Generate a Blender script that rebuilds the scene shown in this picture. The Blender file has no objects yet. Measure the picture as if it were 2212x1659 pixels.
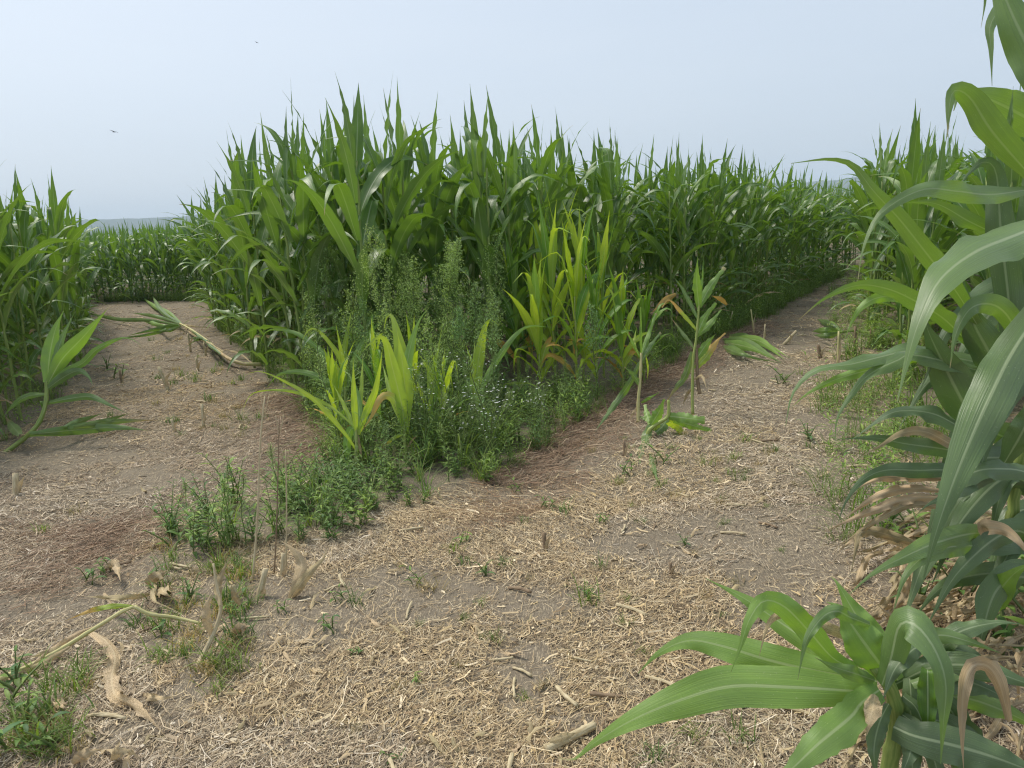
import bpy, math, random
import numpy as np
from mathutils import Matrix, Vector

R = math.radians
scene = bpy.context.scene
COL = scene.collection
rng = np.random.default_rng(7)
random.seed(7)

# ------------------------------------------------------------------ camera, world, sun, exposure
W0, H0, FOC = 2212.0, 1659.0, 1639.6          # working units: the photograph measured 2212 wide
PITCH, ROLL, CAMH = R(11.75), R(3.0), 1.6
FWD = np.array([0, math.cos(PITCH), -math.sin(PITCH)])
_r0 = np.array([1.0, 0, 0]); _u0 = np.array([0, math.sin(PITCH), math.cos(PITCH)])
RGT = math.cos(ROLL) * _r0 - math.sin(ROLL) * _u0
UPV = math.sin(ROLL) * _r0 + math.cos(ROLL) * _u0
CAMP = np.array([0.0, 0.0, CAMH])
cd = bpy.data.cameras.new('camera'); cam = bpy.data.objects.new('camera', cd); COL.objects.link(cam)
cd.sensor_fit = 'HORIZONTAL'; cd.sensor_width = 36.0; cd.lens = 36.0 * FOC / W0
cd.clip_start = 0.05; cd.clip_end = 9000
M = Matrix(((RGT[0], UPV[0], -FWD[0], 0), (RGT[1], UPV[1], -FWD[1], 0), (RGT[2], UPV[2], -FWD[2], CAMH), (0, 0, 0, 1)))
cam.matrix_world = M
scene.camera = cam

SUN_EL, SUN_AZ = R(58), R(-50)                # azimuth from +Y towards +X
world = bpy.data.worlds.new('World'); scene.world = world; world.use_nodes = True
nt = world.node_tree; nt.nodes.clear()
sky = nt.nodes.new('ShaderNodeTexSky'); sky.sky_type = 'NISHITA'; sky.sun_disc = False
sky.sun_elevation = SUN_EL; sky.sun_rotation = SUN_AZ
sky.air_density = 1.0; sky.dust_density = 4.0; sky.ozone_density = 1.0
hs = nt.nodes.new('ShaderNodeHueSaturation'); hs.inputs['Saturation'].default_value = 0.55
mx = nt.nodes.new('ShaderNodeMix'); mx.data_type = 'RGBA'; mx.inputs[0].default_value = 0.62
mx.inputs[7].default_value = (4.95, 6.05, 7.1, 1)   # an even overcast veil over the sky
bg = nt.nodes.new('ShaderNodeBackground'); bg.inputs['Strength'].default_value = 0.082
wo = nt.nodes.new('ShaderNodeOutputWorld')
tc_ = nt.nodes.new('ShaderNodeTexCoord'); mp_ = nt.nodes.new('ShaderNodeMapping'); mp_.inputs['Scale'].default_value = (1.5, 1.5, 7.0); mp_.inputs['Rotation'].default_value = (0.15, 0.1, 0)
nz_ = nt.nodes.new('ShaderNodeTexNoise'); nz_.inputs['Scale'].default_value = 1.6; nz_.inputs['Detail'].default_value = 4.0
vm_ = nt.nodes.new('ShaderNodeMix'); vm_.data_type = 'RGBA'; vm_.inputs[6].default_value = (4.2, 5.02, 6.05, 1); vm_.inputs[7].default_value = (4.95, 5.62, 6.4, 1)
nt.links.new(tc_.outputs['Generated'], mp_.inputs[0]); nt.links.new(mp_.outputs[0], nz_.inputs['Vector']); nt.links.new(nz_.outputs[0], vm_.inputs[0]); nt.links.new(vm_.outputs[2], mx.inputs[7])
nt.links.new(sky.outputs[0], hs.inputs['Color']); nt.links.new(hs.outputs[0], mx.inputs[6])
nt.links.new(mx.outputs[2], bg.inputs['Color']); nt.links.new(bg.outputs[0], wo.inputs[0])
sl = bpy.data.lights.new('sun', 'SUN'); sun = bpy.data.objects.new('sun', sl); COL.objects.link(sun)
sl.energy = 1.5; sl.angle = R(12); sl.color = (1.0, 0.94, 0.84)
_d = Vector((math.sin(SUN_AZ) * math.cos(SUN_EL), math.cos(SUN_AZ) * math.cos(SUN_EL), math.sin(SUN_EL)))
sun.rotation_euler = _d.to_track_quat('Z', 'Y').to_euler()
scene.view_settings.view_transform = 'Standard'; scene.view_settings.look = 'None'
scene.view_settings.exposure = 0.97; scene.view_settings.gamma = 1.0; scene.view_settings.use_curve_mapping = False
scene.render.engine = 'CYCLES'
scene.cycles.max_bounces = 8; scene.cycles.diffuse_bounces = 4; scene.cycles.transmission_bounces = 6
scene.cycles.volume_bounces = 1
scene.cycles.use_denoising = True; scene.cycles.denoising_prefilter = 'NONE'; scene.cycles.filter_width = 1.2; scene.cycles.sample_clamp_indirect = 4.0; scene.cycles.use_adaptive_sampling = False

# ------------------------------------------------------------------ helpers
def ray(u, v):
    return FWD + RGT * ((u - W0 / 2) / FOC) + UPV * ((H0 / 2 - v) / FOC)
def P(u, v, d):
    return CAMP + ray(u, v) * d
def PZ(u, v, z=0.0):
    r = ray(u, v); return CAMP + r * ((CAMH - z) / -r[2])
def depth_of(p):
    return float(np.dot(np.asarray(p) - CAMP, FWD))
def proj(p):
    q = np.asarray(p, float) - CAMP; d = q @ FWD
    return W0 / 2 + FOC * (q @ RGT) / d, H0 / 2 - FOC * (q @ UPV) / d, d

def vnoise(x, y, seed=0):
    x = np.asarray(x, float); y = np.asarray(y, float)
    xi = np.floor(x).astype(np.int64); yi = np.floor(y).astype(np.int64)
    xf = x - xi; yf = y - yi
    sx = xf * xf * (3 - 2 * xf); sy = yf * yf * (3 - 2 * yf)
    def h(a, b):
        n = (a * 374761393 + b * 668265263 + seed * 974634777) & 0xffffffff
        n = ((n ^ (n >> 13)) * 1274126177) & 0xffffffff
        return ((n ^ (n >> 16)) & 0xffff) / 65535.0
    return (h(xi, yi) * (1 - sx) + h(xi + 1, yi) * sx) * (1 - sy) + (h(xi, yi + 1) * (1 - sx) + h(xi + 1, yi + 1) * sx) * sy
def gz(x, y):
    x = np.asarray(x, float); y = np.asarray(y, float)
    near = np.clip(1 - (np.hypot(x, y) - 25) / 20, 0, 1)
    return near * ((vnoise(x * .8, y * .8, 1) - .5) * .05 + (vnoise(x * 3, y * 3, 2) - .5) * .025 + (vnoise(x * 9, y * 9, 3) - .5) * .012)

def inpoly(x, y, poly):
    x = np.asarray(x, float); y = np.asarray(y, float); r = np.zeros(x.shape, bool)
    n = len(poly)
    for i in range(n):
        x0, y0 = poly[i]; x1, y1 = poly[(i + 1) % n]
        if y0 == y1: continue
        c = ((y0 > y) != (y1 > y)) & (x < (x1 - x0) * (y - y0) / (y1 - y0) + x0)
        r ^= c
    return r
def polydist(x, y, poly, closed=True):
    x = np.asarray(x, float); y = np.asarray(y, float); best = np.full(x.shape, 1e9)
    n = len(poly)
    for i in range(n if closed else n - 1):
        x0, y0 = poly[i]; x1, y1 = poly[(i + 1) % n]
        dx, dy = x1 - x0, y1 - y0
        t = np.clip(((x - x0) * dx + (y - y0) * dy) / (dx * dx + dy * dy + 1e-12), 0, 1)
        best = np.minimum(best, np.hypot(x - x0 - t * dx, y - y0 - t * dy))
    return best

class Geo:
    """collects quad grids; builds ONE mesh"""
    def __init__(s): s.V = []; s.F = []; s.U = []; s.C = []; s.n = 0; s.T = []
    def add(s, V, F, U=None, col=None, tint=None):
        V = np.asarray(V, float).reshape(-1, 3); k = len(V)
        s.V.append(V); s.F.append(np.asarray(F).reshape(-1, 4) + s.n)
        s.U.append(np.zeros((k, 2)) if U is None else np.asarray(U).reshape(-1, 2))
        s.C.append(np.tile(np.array([1, 1, 1.]), (k, 1)) if col is None else (np.tile(np.asarray(col, float), (k, 1)) if np.ndim(col) == 1 else np.asarray(col)))
        s.T.append(np.full(k, 0.0 if tint is None else tint) if np.ndim(tint) == 0 else np.asarray(tint))
        s.n += k; return s
    def arrays(s):
        return np.concatenate(s.V), np.concatenate(s.F), np.concatenate(s.U), np.concatenate(s.C), np.concatenate(s.T)
    def mesh(s, name, mat, smooth=True, col=False, tint=False):
        V, F, U, C, T = s.arrays()
        me = bpy.data.meshes.new(name)
        me.vertices.add(len(V)); me.vertices.foreach_set('co', V.astype(np.float32).ravel())
        me.loops.add(F.size); me.loops.foreach_set('vertex_index', F.astype(np.int32).ravel())
        me.polygons.add(len(F)); me.polygons.foreach_set('loop_start', (np.arange(len(F)) * 4).astype(np.int32))
        me.polygons.foreach_set('use_smooth', np.full(len(F), smooth))
        uv = me.uv_layers.new(name='UVMap'); uv.data.foreach_set('uv', U[F.ravel()].astype(np.float32).ravel())
        if col:
            a = me.color_attributes.new('col', 'FLOAT_COLOR', 'POINT')
            a.data.foreach_set('color', np.c_[C, np.ones(len(C))].astype(np.float32).ravel())
        if tint:
            a = me.attributes.new('tint', 'FLOAT', 'POINT'); a.data.foreach_set('value', T.astype(np.float32))
        me.materials.append(mat); me.update(calc_edges=True)
        return me

def grid_faces(n, m):
    i, j = np.meshgrid(np.arange(n - 1), np.arange(m - 1), indexing='ij')
    a = i * m + j
    return np.stack([a, a + 1, a + m + 1, a + m], -1).reshape(-1, 4)
_gf = {}
def gfaces(n, m):
    if (n, m) not in _gf: _gf[(n, m)] = grid_faces(n, m)
    return _gf[(n, m)]

def ss(a, b, x):
    t = np.clip((x - a) / (b - a), 0, 1); return t * t * (3 - 2 * t)
def nrm(a): return a / (np.linalg.norm(a, axis=-1, keepdims=True) + 1e-12)

def spline(pts, n):
    p = np.asarray(pts, float); k = len(p)
    if k == 2:
        t = np.linspace(0, 1, n)[:, None]; return p[0] * (1 - t) + p[1] * t
    q = np.vstack([2 * p[0] - p[1], p, 2 * p[-1] - p[-2]])
    t = np.linspace(0, k - 1 - 1e-9, max(n * 4, 40)); i = t.astype(int); f = (t - i)[:, None]
    a, b, c, d = q[i], q[i + 1], q[i + 2], q[i + 3]
    s = 0.5 * (2 * b + (c - a) * f + (2 * a - 5 * b + 4 * c - d) * f ** 2 + (3 * b - a - 3 * c + d) * f ** 3)
    L = np.r_[0, np.cumsum(np.linalg.norm(np.diff(s[:, :3], axis=0), axis=1))]
    g = np.linspace(0, L[-1], n)
    return np.stack([np.interp(g, L, s[:, c]) for c in range(s.shape[1])], 1)

def ribbon(C, S, w, fold, m=4, wave=0.0, wfreq=5.0, ph=0.0, jag=0.0, r=None):
    """C centre line n x 3, S side vectors, w widths, fold angle(s): a V section leaf with rippled edges"""
    n = len(C); T = nrm(np.gradient(C, axis=0)); N = nrm(np.cross(S, T))
    s = np.linspace(-1, 1, m + 1); v = np.linspace(0, 1, n)
    fo = np.broadcast_to(np.asarray(fold, float), (n,))
    sa = s[None, :] * np.ones((n, 1))
    if jag > 0 and r is not None:
        e = 1 - jag * r.random((n, 2)) * (v[:, None] > .12)
        sa = sa.copy(); sa[:, 0] *= e[:, 0]; sa[:, -1] *= e[:, 1]
    half = (w / 2)[:, None]
    lat = sa * half * np.cos(fo)[:, None]; up = np.abs(sa) ** 1.4 * half * np.sin(fo)[:, None]
    rip = wave * (sa ** 2) * np.sign(sa + 1e-9) * np.sin(wfreq * 2 * math.pi * v + ph)[:, None] * ss(0.05, .3, v)[:, None] * (1 - ss(.7, 1, v))[:, None]
    rip += wave * .7 * (sa ** 2) * np.sin(wfreq * 1.37 * 2 * math.pi * v + ph * 2.1 + 1)[:, None] * ss(0.05, .3, v)[:, None] * (1 - ss(.7, 1, v))[:, None]
    rip = rip * (np.asarray(w) / (np.max(w) + 1e-9))[:, None]
    V = C[:, None, :] + S[:, None, :] * lat[..., None] + N[:, None, :] * (up + rip)[..., None]
    U = np.stack([np.broadcast_to((s + 1) / 2, (n, m + 1)), np.broadcast_to(v[:, None], (n, m + 1))], -1)
    return V.reshape(-1, 3), gfaces(n, m + 1), U.reshape(-1, 2)

def leafw(v, base=.5):
    return (base + (1 - base) * ss(0, .3, v)) * (1 - .985 * ss(.42, 1.03, v) ** .9)

def tube(pts, rad, k=7, cap=True):
    p = np.asarray(pts, float); n = len(p); rad = np.broadcast_to(np.asarray(rad, float), (n,)).copy()
    if cap:
        p = np.vstack([p[0], p, p[-1]]); rad = np.r_[1e-4, rad, 1e-4]; n += 2
        T = nrm(np.gradient(p[1:-1], axis=0)); T = np.vstack([T[0], T, T[-1]])
    else: T = nrm(np.gradient(p, axis=0))
    up = np.array([0, 0, 1.]) if abs(T[:, 2]).mean() < .8 else np.array([0, 1., 0])
    A = nrm(np.cross(T, up)); B = np.cross(T, A)
    a = np.linspace(0, 2 * math.pi, k + 1)
    V = p[:, None] + rad[:, None, None] * (A[:, None] * np.cos(a)[None, :, None] + B[:, None] * np.sin(a)[None, :, None])
    L = np.r_[0, np.cumsum(np.linalg.norm(np.diff(p, axis=0), axis=1))]; L = L / max(L[-1], 1e-6)
    U = np.stack([np.broadcast_to(a / (2 * math.pi), (n, k + 1)), np.broadcast_to(L[:, None], (n, k + 1))], -1)
    return V.reshape(-1, 3), gfaces(n, k + 1), U.reshape(-1, 2)

def link(name, me, parent=None):
    o = bpy.data.objects.new(name, me); COL.objects.link(o)
    if parent is not None: o.parent = parent
    return o
def thing(name, label, cat, loc=(0, 0, 0), group=None, rz=0.0):
    o = bpy.data.objects.new(name, None); COL.objects.link(o)
    o.empty_display_size = .1
    o.location = tuple(float(c) for c in loc); o.rotation_euler = (0, 0, rz); o['label'] = label; o['category'] = cat
    if group: o['group'] = group
    return o
def tag(o, label=None, cat=None, group=None, kind=None):
    if label: o['label'] = label
    if cat: o['category'] = cat
    if group: o['group'] = group
    if kind: o['kind'] = kind
    return o
def part(name, geo, mat, t, stuff=False, **kw):
    """a mesh part under thing t; geometry is given in world coordinates, stored relative to t (t unrotated)"""
    loc = np.array(t.location)
    geo.V = [v - loc for v in geo.V]
    o = link(name, geo.mesh(name, mat, **kw), t)
    if stuff: o['kind'] = 'stuff'
    return o

# ------------------------------------------------------------------ materials
class NT:
    def __init__(s, name):
        s.m = bpy.data.materials.new(name); s.m.use_nodes = True; s.t = s.m.node_tree; s.t.nodes.clear()
        s.out = s.t.nodes.new('ShaderNodeOutputMaterial')
    def n(s, typ, **kw):
        nd = s.t.nodes.new(typ)
        for k, v in kw.items(): setattr(nd, k, v)
        return nd
    def set(s, sock, val):
        if isinstance(val, bpy.types.NodeSocket): s.t.links.new(val, sock)
        elif isinstance(val, (tuple, list)) and len(val) == 3 and sock.type == 'RGBA': sock.default_value = (*val, 1)
        else: sock.default_value = val
    def math(s, op, a, b=0.0, c=0.0, clamp=False):
        nd = s.n('ShaderNodeMath', operation=op, use_clamp=clamp)
        for i, x in enumerate((a, b, c)): s.set(nd.inputs[i], x)
        return nd.outputs[0]
    def mix(s, f, a, b, mode='MIX'):
        nd = s.n('ShaderNodeMix', data_type='RGBA', blend_type=mode)
        s.set(nd.inputs[0], f); s.set(nd.inputs[6], a); s.set(nd.inputs[7], b); return nd.outputs[2]
    def mr(s, x, a, b, c=0.0, d=1.0, smooth=True):
        nd = s.n('ShaderNodeMapRange', interpolation_type='SMOOTHSTEP' if smooth else 'LINEAR')
        for i, q in enumerate((x, a, b, c, d)): s.set(nd.inputs[i], q)
        return nd.outputs[0]
    def noise(s, vec, scale, detail=2.0, rough=.5):
        nd = s.n('ShaderNodeTexNoise'); s.set(nd.inputs['Vector'], vec); s.set(nd.inputs['Scale'], scale)
        s.set(nd.inputs['Detail'], detail); s.set(nd.inputs['Roughness'], rough); return nd.outputs[0]
    def comb(s, x, y, z=0.0):
        nd = s.n('ShaderNodeCombineXYZ')
        for i, q in enumerate((x, y, z)): s.set(nd.inputs[i], q)
        return nd.outputs[0]
    def principled(s, base, rough, spec=.5, bump=None, bstr=.2, bdist=.002):
        p = s.n('ShaderNodeBsdfPrincipled'); s.set(p.inputs['Base Color'], base); s.set(p.inputs['Roughness'], rough)
        s.set(p.inputs['Specular IOR Level'], spec)
        if bump is not None:
            b = s.n('ShaderNodeBump'); s.set(b.inputs['Strength'], bstr); s.set(b.inputs['Distance'], bdist); s.set(b.inputs['Height'], bump)
            s.t.links.new(b.outputs[0], p.inputs['Normal'])
        return p

def leaf_mat(name, ca, cb, trans, rib=(.38, .45, .26), tmix=.3, rough=.42, spec=.5, tip=None, tip0=.6, tip1=1.0, mott=None, veinn=34, hue=.5, ribw=.11, vmix=.45):
    s = NT(name); uv = s.n('ShaderNodeUVMap'); sx = s.n('ShaderNodeSeparateXYZ'); s.t.links.new(uv.outputs[0], sx.inputs[0])
    u, v = sx.outputs[0], sx.outputs[1]
    oi = s.n('ShaderNodeObjectInfo'); at = s.n('ShaderNodeAttribute', attribute_name='tint')
    rnd = s.math('FRACT', s.math('ADD', oi.outputs['Random'], at.outputs['Fac']))
    geo = s.n('ShaderNodeNewGeometry')
    a = s.math('ABSOLUTE', s.math('MULTIPLY', s.math('SUBTRACT', u, .5), 2.0))
    ribm = s.math('MULTIPLY', s.mr(a, ribw * .3, ribw, 1, 0), s.math('SUBTRACT', 1.0, s.math('MULTIPLY', v, .65)))
    vein = s.noise(s.comb(s.math('MULTIPLY', u, veinn), s.math('MULTIPLY', v, 1.2), s.math('MULTIPLY', rnd, 37.0)), 1.0, 2.0, .6)
    blot = s.noise(geo.outputs['Position'], 3.2, 2.0)
    f = s.math('ADD', s.math('ADD', s.math('MULTIPLY', s.mr(vein, .36, .64, 0, 1), vmix), s.math('MULTIPLY', s.mr(blot, .3, .7, 0, 1), .3)), s.math('MULTIPLY', rnd, .32), clamp=True)
    base = s.mix(f, ca, cb)
    bri = s.math('ADD', .78, s.math('MULTIPLY', rnd, .44))
    base = s.mix(1.0, base, s.comb(bri, s.math('ADD', s.math('MULTIPLY', bri, .6), .4), bri), 'MULTIPLY')
    if mott is not None:
        mo = s.noise(s.comb(s.math('MULTIPLY', u, 30.0), s.math('MULTIPLY', v, 90.0), rnd), 1.0, 3.0, .7)
        base = s.mix(s.mr(mo, .46, .58, 0, .85), base, mott)
    sp = s.noise(s.comb(s.math('MULTIPLY', u, 22.0), s.math('MULTIPLY', v, 120.0), s.math('MULTIPLY', rnd, 91.0)), 1.0, 2.0, .6)
    base = s.mix(s.mr(sp, .66, .74, 0, .55), base, rib)
    big = s.noise(s.comb(s.math('MULTIPLY', u, 2.0), s.math('MULTIPLY', v, 6.0), s.math('MULTIPLY', rnd, 53.0)), 1.0, 2.0, .5)
    base = s.mix(1.0, base, s.mix(s.mr(big, .3, .7, 0, 1), (.78, .8, .8), (1.18, 1.14, 1.0)), 'MULTIPLY')
    tcol = trans
    if tip is not None:
        tf = s.mr(s.math('ADD', v, s.math('MULTIPLY', s.math('SUBTRACT', blot, .5), .3)), tip0, tip1, 0, 1)
        base = s.mix(tf, base, tip); tcol = s.mix(tf, (*trans, 1), tip)
    base = s.mix(s.math('MULTIPLY', ribm, .92), base, rib)
    base = s.mix(s.math('MULTIPLY', geo.outputs['Backfacing'], .25), base, rib)
    p = s.principled(base, s.math('ADD', rough, s.math('MULTIPLY', vein, .14)), spec, vein, .35, .004)
    tr = s.n('ShaderNodeBsdfTranslucent'); s.set(tr.inputs[0], tcol)
    mxs = s.n('ShaderNodeMixShader'); mxs.inputs[0].default_value = tmix
    s.t.links.new(p.outputs[0], mxs.inputs[1]); s.t.links.new(tr.outputs[0], mxs.inputs[2]); s.t.links.new(mxs.outputs[0], s.out.inputs[0])
    return s.m

def stalk_mat(name, ca, cb, rough=.5):
    s = NT(name); uv = s.n('ShaderNodeUVMap'); sx = s.n('ShaderNodeSeparateXYZ'); s.t.links.new(uv.outputs[0], sx.inputs[0])
    oi = s.n('ShaderNodeObjectInfo')
    st = s.noise(s.comb(s.math('MULTIPLY', sx.outputs[0], 14.0), s.math('MULTIPLY', sx.outputs[1], 4.0), oi.outputs['Random']), 1.0, 3.0, .6)
    base = s.mix(s.mr(st, .3, .7, 0, 1), ca, cb)
    p = s.principled(base, rough, .4, st, .3, .003); s.t.links.new(p.outputs[0], s.out.inputs[0]); return s.m

def attr_mat(name, rough=.75, trans=0.0, nscale=60., spec=.3):
    s = NT(name); oi = s.n('ShaderNodeObjectInfo'); at = s.n('ShaderNodeVertexColor', layer_name='col'); geo = s.n('ShaderNodeNewGeometry')
    n = s.noise(geo.outputs['Position'], nscale, 2.0)
    base = s.mix(.6, at.outputs[0], s.mix(n, (.55, .55, .55), (1.4, 1.4, 1.4)), 'MULTIPLY')
    if trans > 0:
        base = s.mix(1.0, base, s.mix(oi.outputs['Random'], (.72, .82, .85), (1.4, 1.25, .95)), 'MULTIPLY')
    p = s.principled(base, rough, spec)
    if trans > 0:
        tr = s.n('ShaderNodeBsdfTranslucent'); s.set(tr.inputs[0], s.mix(1.0, base, (1.7, 1.8, .8), 'MULTIPLY'))
        m = s.n('ShaderNodeMixShader'); m.inputs[0].default_value = trans
        s.t.links.new(p.outputs[0], m.inputs[1]); s.t.links.new(tr.outputs[0], m.inputs[2]); s.t.links.new(m.outputs[0], s.out.inputs[0])
    else: s.t.links.new(p.outputs[0], s.out.inputs[0])
    return s.m

def plain_mat(name, c, rough=.7, var=.25, scale=40., trans=0.0):
    s = NT(name); tc = s.n('ShaderNodeTexCoord'); oi = s.n('ShaderNodeObjectInfo')
    n = s.noise(tc.outputs['Object'], scale, 2.0)
    f = s.math('ADD', 1 - var, s.math('MULTIPLY', s.math('ADD', n, oi.outputs['Random']), var))
    base = s.mix(1.0, c, s.comb(f, f, f), 'MULTIPLY')
    p = s.principled(base, rough, .3)
    if trans > 0:
        tr = s.n('ShaderNodeBsdfTranslucent'); s.set(tr.inputs[0], s.mix(1.0, base, (1.7, 1.8, .8), 'MULTIPLY'))
        m = s.n('ShaderNodeMixShader'); m.inputs[0].default_value = trans
        s.t.links.new(p.outputs[0], m.inputs[1]); s.t.links.new(tr.outputs[0], m.inputs[2]); s.t.links.new(m.outputs[0], s.out.inputs[0])
    else: s.t.links.new(p.outputs[0], s.out.inputs[0])
    return s.m

MT = {}
MT['corn'] = leaf_mat('corn_leaf', (.050, .122, .028), (.128, .238, .030), (.25, .46, .022), tmix=.26, rough=.33, spec=.55, tip=(.40, .31, .14), tip0=.95, tip1=1.02)
MT['cornshade'] = leaf_mat('shaded_corn_leaf', (.022, .066, .020), (.052, .125, .020), (.12, .27, .02), tmix=.18, rough=.32, spec=.5)  # darker copy of the corn leaf, with shade painted into its green
MT['lime'] = leaf_mat('yellow_green_leaf', (.30, .46, .022), (.42, .57, .035), (.60, .78, .03), rib=(.5, .55, .25), tmix=.38, rough=.5)
MT['midlime'] = leaf_mat('light_green_leaf', (.095, .235, .022), (.175, .335, .028), (.32, .58, .02), rib=(.50, .58, .30), tmix=.3, rough=.36, spec=.45, tip=(.45, .36, .16), tip0=.95, tip1=1.02)
MT['limetip'] = leaf_mat('yellow_green_leaf_with_orange_tip', (.27, .40, .03), (.36, .48, .045), (.5, .66, .04), rib=(.5, .55, .25), tmix=.3, rough=.55, tip=(.72, .42, .10), tip0=.42, tip1=.62)
MT['browntip'] = leaf_mat('green_leaf_with_dry_tip', (.09, .17, .03), (.14, .23, .05), (.28, .4, .05), tip=(.42, .27, .12), tip0=.6, tip1=.85)
MT['dry'] = leaf_mat('dry_corn_leaf', (.50, .385, .22), (.70, .57, .37), (.5, .38, .2), rib=(.72, .58, .36), tmix=.2, rough=.75, spec=.2, mott=(.17, .115, .06), veinn=60, vmix=.75)
MT['brown'] = leaf_mat('brown_dead_leaf', (.20, .135, .07), (.52, .41, .25), (.36, .25, .12), rib=(.56, .46, .31), tmix=.2, rough=.75, spec=.2, veinn=60, vmix=.8)
MT['orange'] = leaf_mat('orange_dying_leaf', (.55, .32, .06), (.62, .40, .12), (.6, .35, .06), rib=(.6, .45, .2), tmix=.2, rough=.65, spec=.25)
MT['stalk'] = stalk_mat('corn_stalk', (.16, .24, .05), (.30, .36, .10))
MT['limestalk'] = stalk_mat('yellow_green_stalk', (.26, .33, .07), (.38, .42, .14))
MT['drystalk'] = stalk_mat('dry_stalk', (.40, .31, .17), (.62, .53, .34), .75)
MT['yellowstalk'] = stalk_mat('yellowing_stalk', (.42, .40, .14), (.62, .55, .28), .6)
MT['brownstalk'] = stalk_mat('brown_stalk', (.15, .10, .06), (.32, .23, .14), .8)
MT['weed'] = attr_mat('weed_foliage', .55, .28, 30.)
MT['straw'] = attr_mat('straw', .75, 0., 80.)
MT['weedstem'] = plain_mat('weed_stem', (.14, .19, .06), .6)
MT['petal'] = plain_mat('white_petal', (.8, .8, .78), .6, .1)
MT['pink'] = plain_mat('pink_bud', (.65, .35, .38), .6, .2)

# ------------------------------------------------------------------ where things are (ground plan, metres)
CLEAR = [(-4.6, 4.5), (-4.55, 6.9), (-5.25, 9), (-7.9, 14.4), (-12.3, 22.0), (-8.2, 21.4), (-6.05, 15.3), (-3.05, 9.0), (-2.3, 7.7), (-1.75, 7.0), (-1.0, 6.95),
         (-.1, 7.6), (1.0, 8.6), (2.15, 9.9), (4.0, 12.6), (8.4, 19.4), (9.4, 19.2), (7.05, 14.6), (4.85, 10.3), (3.75, 7.6), (3.1, 5.8),
         (2.75, 4.3), (2.35, 3.0), (2.1, 1.5), (2.0, -2), (-6, -2)]
WEDGE = [tuple(PZ(*p)[:2]) for p in ((345, 1165), (440, 1215), (560, 1210), (700, 1188), (870, 1112), (1080, 1050), (1300, 880), (1480, 775), (1640, 697), (1835, 590))]
WEDGE_L = [tuple(PZ(*p)[:2]) for p in ((460, 655), (480, 715), (570, 800), (625, 850), (672, 910), (720, 1000), (620, 1040), (480, 1085))]
WPOLY = WEDGE + [(12, 24), (-8, 24)] + WEDGE_L          # the planted and weedy middle block, as seen on the ground
MULCH = [tuple(PZ(*p)[:2]) for p in ((-60, 1120), (300, 1085), (480, 1060), (430, 1180), (330, 1260), (120, 1330), (-60, 1400))]

# ------------------------------------------------------------------ ground
def axis(a, b, step, far):
    mid = np.arange(a, b + 1e-6, step); lo = []; hi = []; d = step; x = a
    while x > -far: d *= 1.22; x -= d; lo.append(max(x, -far))
    d = step; x = b
    while x < far: d *= 1.22; x += d; hi.append(min(x, far))
    return np.r_[lo[::-1], mid, hi]
def build_ground():
    xs = axis(-10, 9, .08, 2500); ys = axis(.5, 17, .08, 2500)
    X, Y = np.meshgrid(xs, ys, indexing='ij'); Z = gz(X, Y)
    g = Geo(); g.add(np.stack([X, Y, Z], -1), gfaces(len(xs), len(ys)))
    s = NT('bare_soil'); geo = s.n('ShaderNodeNewGeometry'); pos = geo.outputs['Position']
    big = s.noise(pos, .9, 3.0); mid = s.noise(pos, 9.0, 4.0, .6); fine = s.noise(pos, 120.0, 3.0, .7)
    rot = s.n('ShaderNodeMapping'); rot.inputs['Rotation'].default_value = (0, 0, R(30)); rot.inputs['Scale'].default_value = (160, 26, 30); s.t.links.new(pos, rot.inputs[0])
    fib = s.noise(rot.outputs[0], 1.0, 3.0, .65)
    rot2 = s.n('ShaderNodeMapping'); rot2.inputs['Rotation'].default_value = (0, 0, R(-50)); rot2.inputs['Scale'].default_value = (140, 24, 30); s.t.links.new(pos, rot2.inputs[0])
    fib2 = s.noise(rot2.outputs[0], 1.0, 3.0, .65)
    soil = s.mix(mid, (.10, .082, .059), (.205, .168, .122))
    soil = s.mix(s.mr(fine, .35, .7, 0, .5), soil, (.31, .26, .19))
    chaff = s.mix(fine, (.34, .27, .18), (.53, .44, .30))
    amt = s.mr(big, .35, .62, .25, .95)
    f1 = s.math('MULTIPLY', s.mr(s.math('MAXIMUM', fib, fib2), .53, .63, 0, 1), amt)
    base = s.mix(f1, soil, chaff)
    p = s.principled(base, .9, .2, s.math('ADD', s.math('ADD', mid, s.math('MULTIPLY', fine, .5)), f1), .5, .012)
    s.t.links.new(p.outputs[0], s.out.inputs[0])
    o = link('ground', g.mesh('ground', s.m)); tag(o, kind='structure')
build_ground()

def build_hills():
    s = NT('distant_woods'); geo = s.n('ShaderNodeNewGeometry'); n = s.noise(geo.outputs['Position'], .02, 4.0)
    p = s.principled(s.mix(n, (.03, .05, .025), (.07, .10, .045)), .9, .1); s.t.links.new(p.outputs[0], s.out.inputs[0])
    az = np.linspace(R(-80), R(80), 260); rows = []
    for r_, f in ((1750, 0), (1900, .55), (2050, .9), (2200, 1), (2400, .7)):
        h = (62 + 20 * (vnoise(az * 4 + 9, az * 0, 5)) + 8 * vnoise(az * 30, az * 0, 6) + 3.0 * vnoise(az * 160, az * 0, 8)) * f - (2 if f == 0 else 0)
        rows.append(np.stack([np.sin(az) * r_, np.cos(az) * r_, h], -1))
    g = Geo(); g.add(np.stack(rows, 0), gfaces(5, 260)); o = link('hills', g.mesh('hills', s.m)); tag(o, kind='structure')
build_hills()

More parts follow.
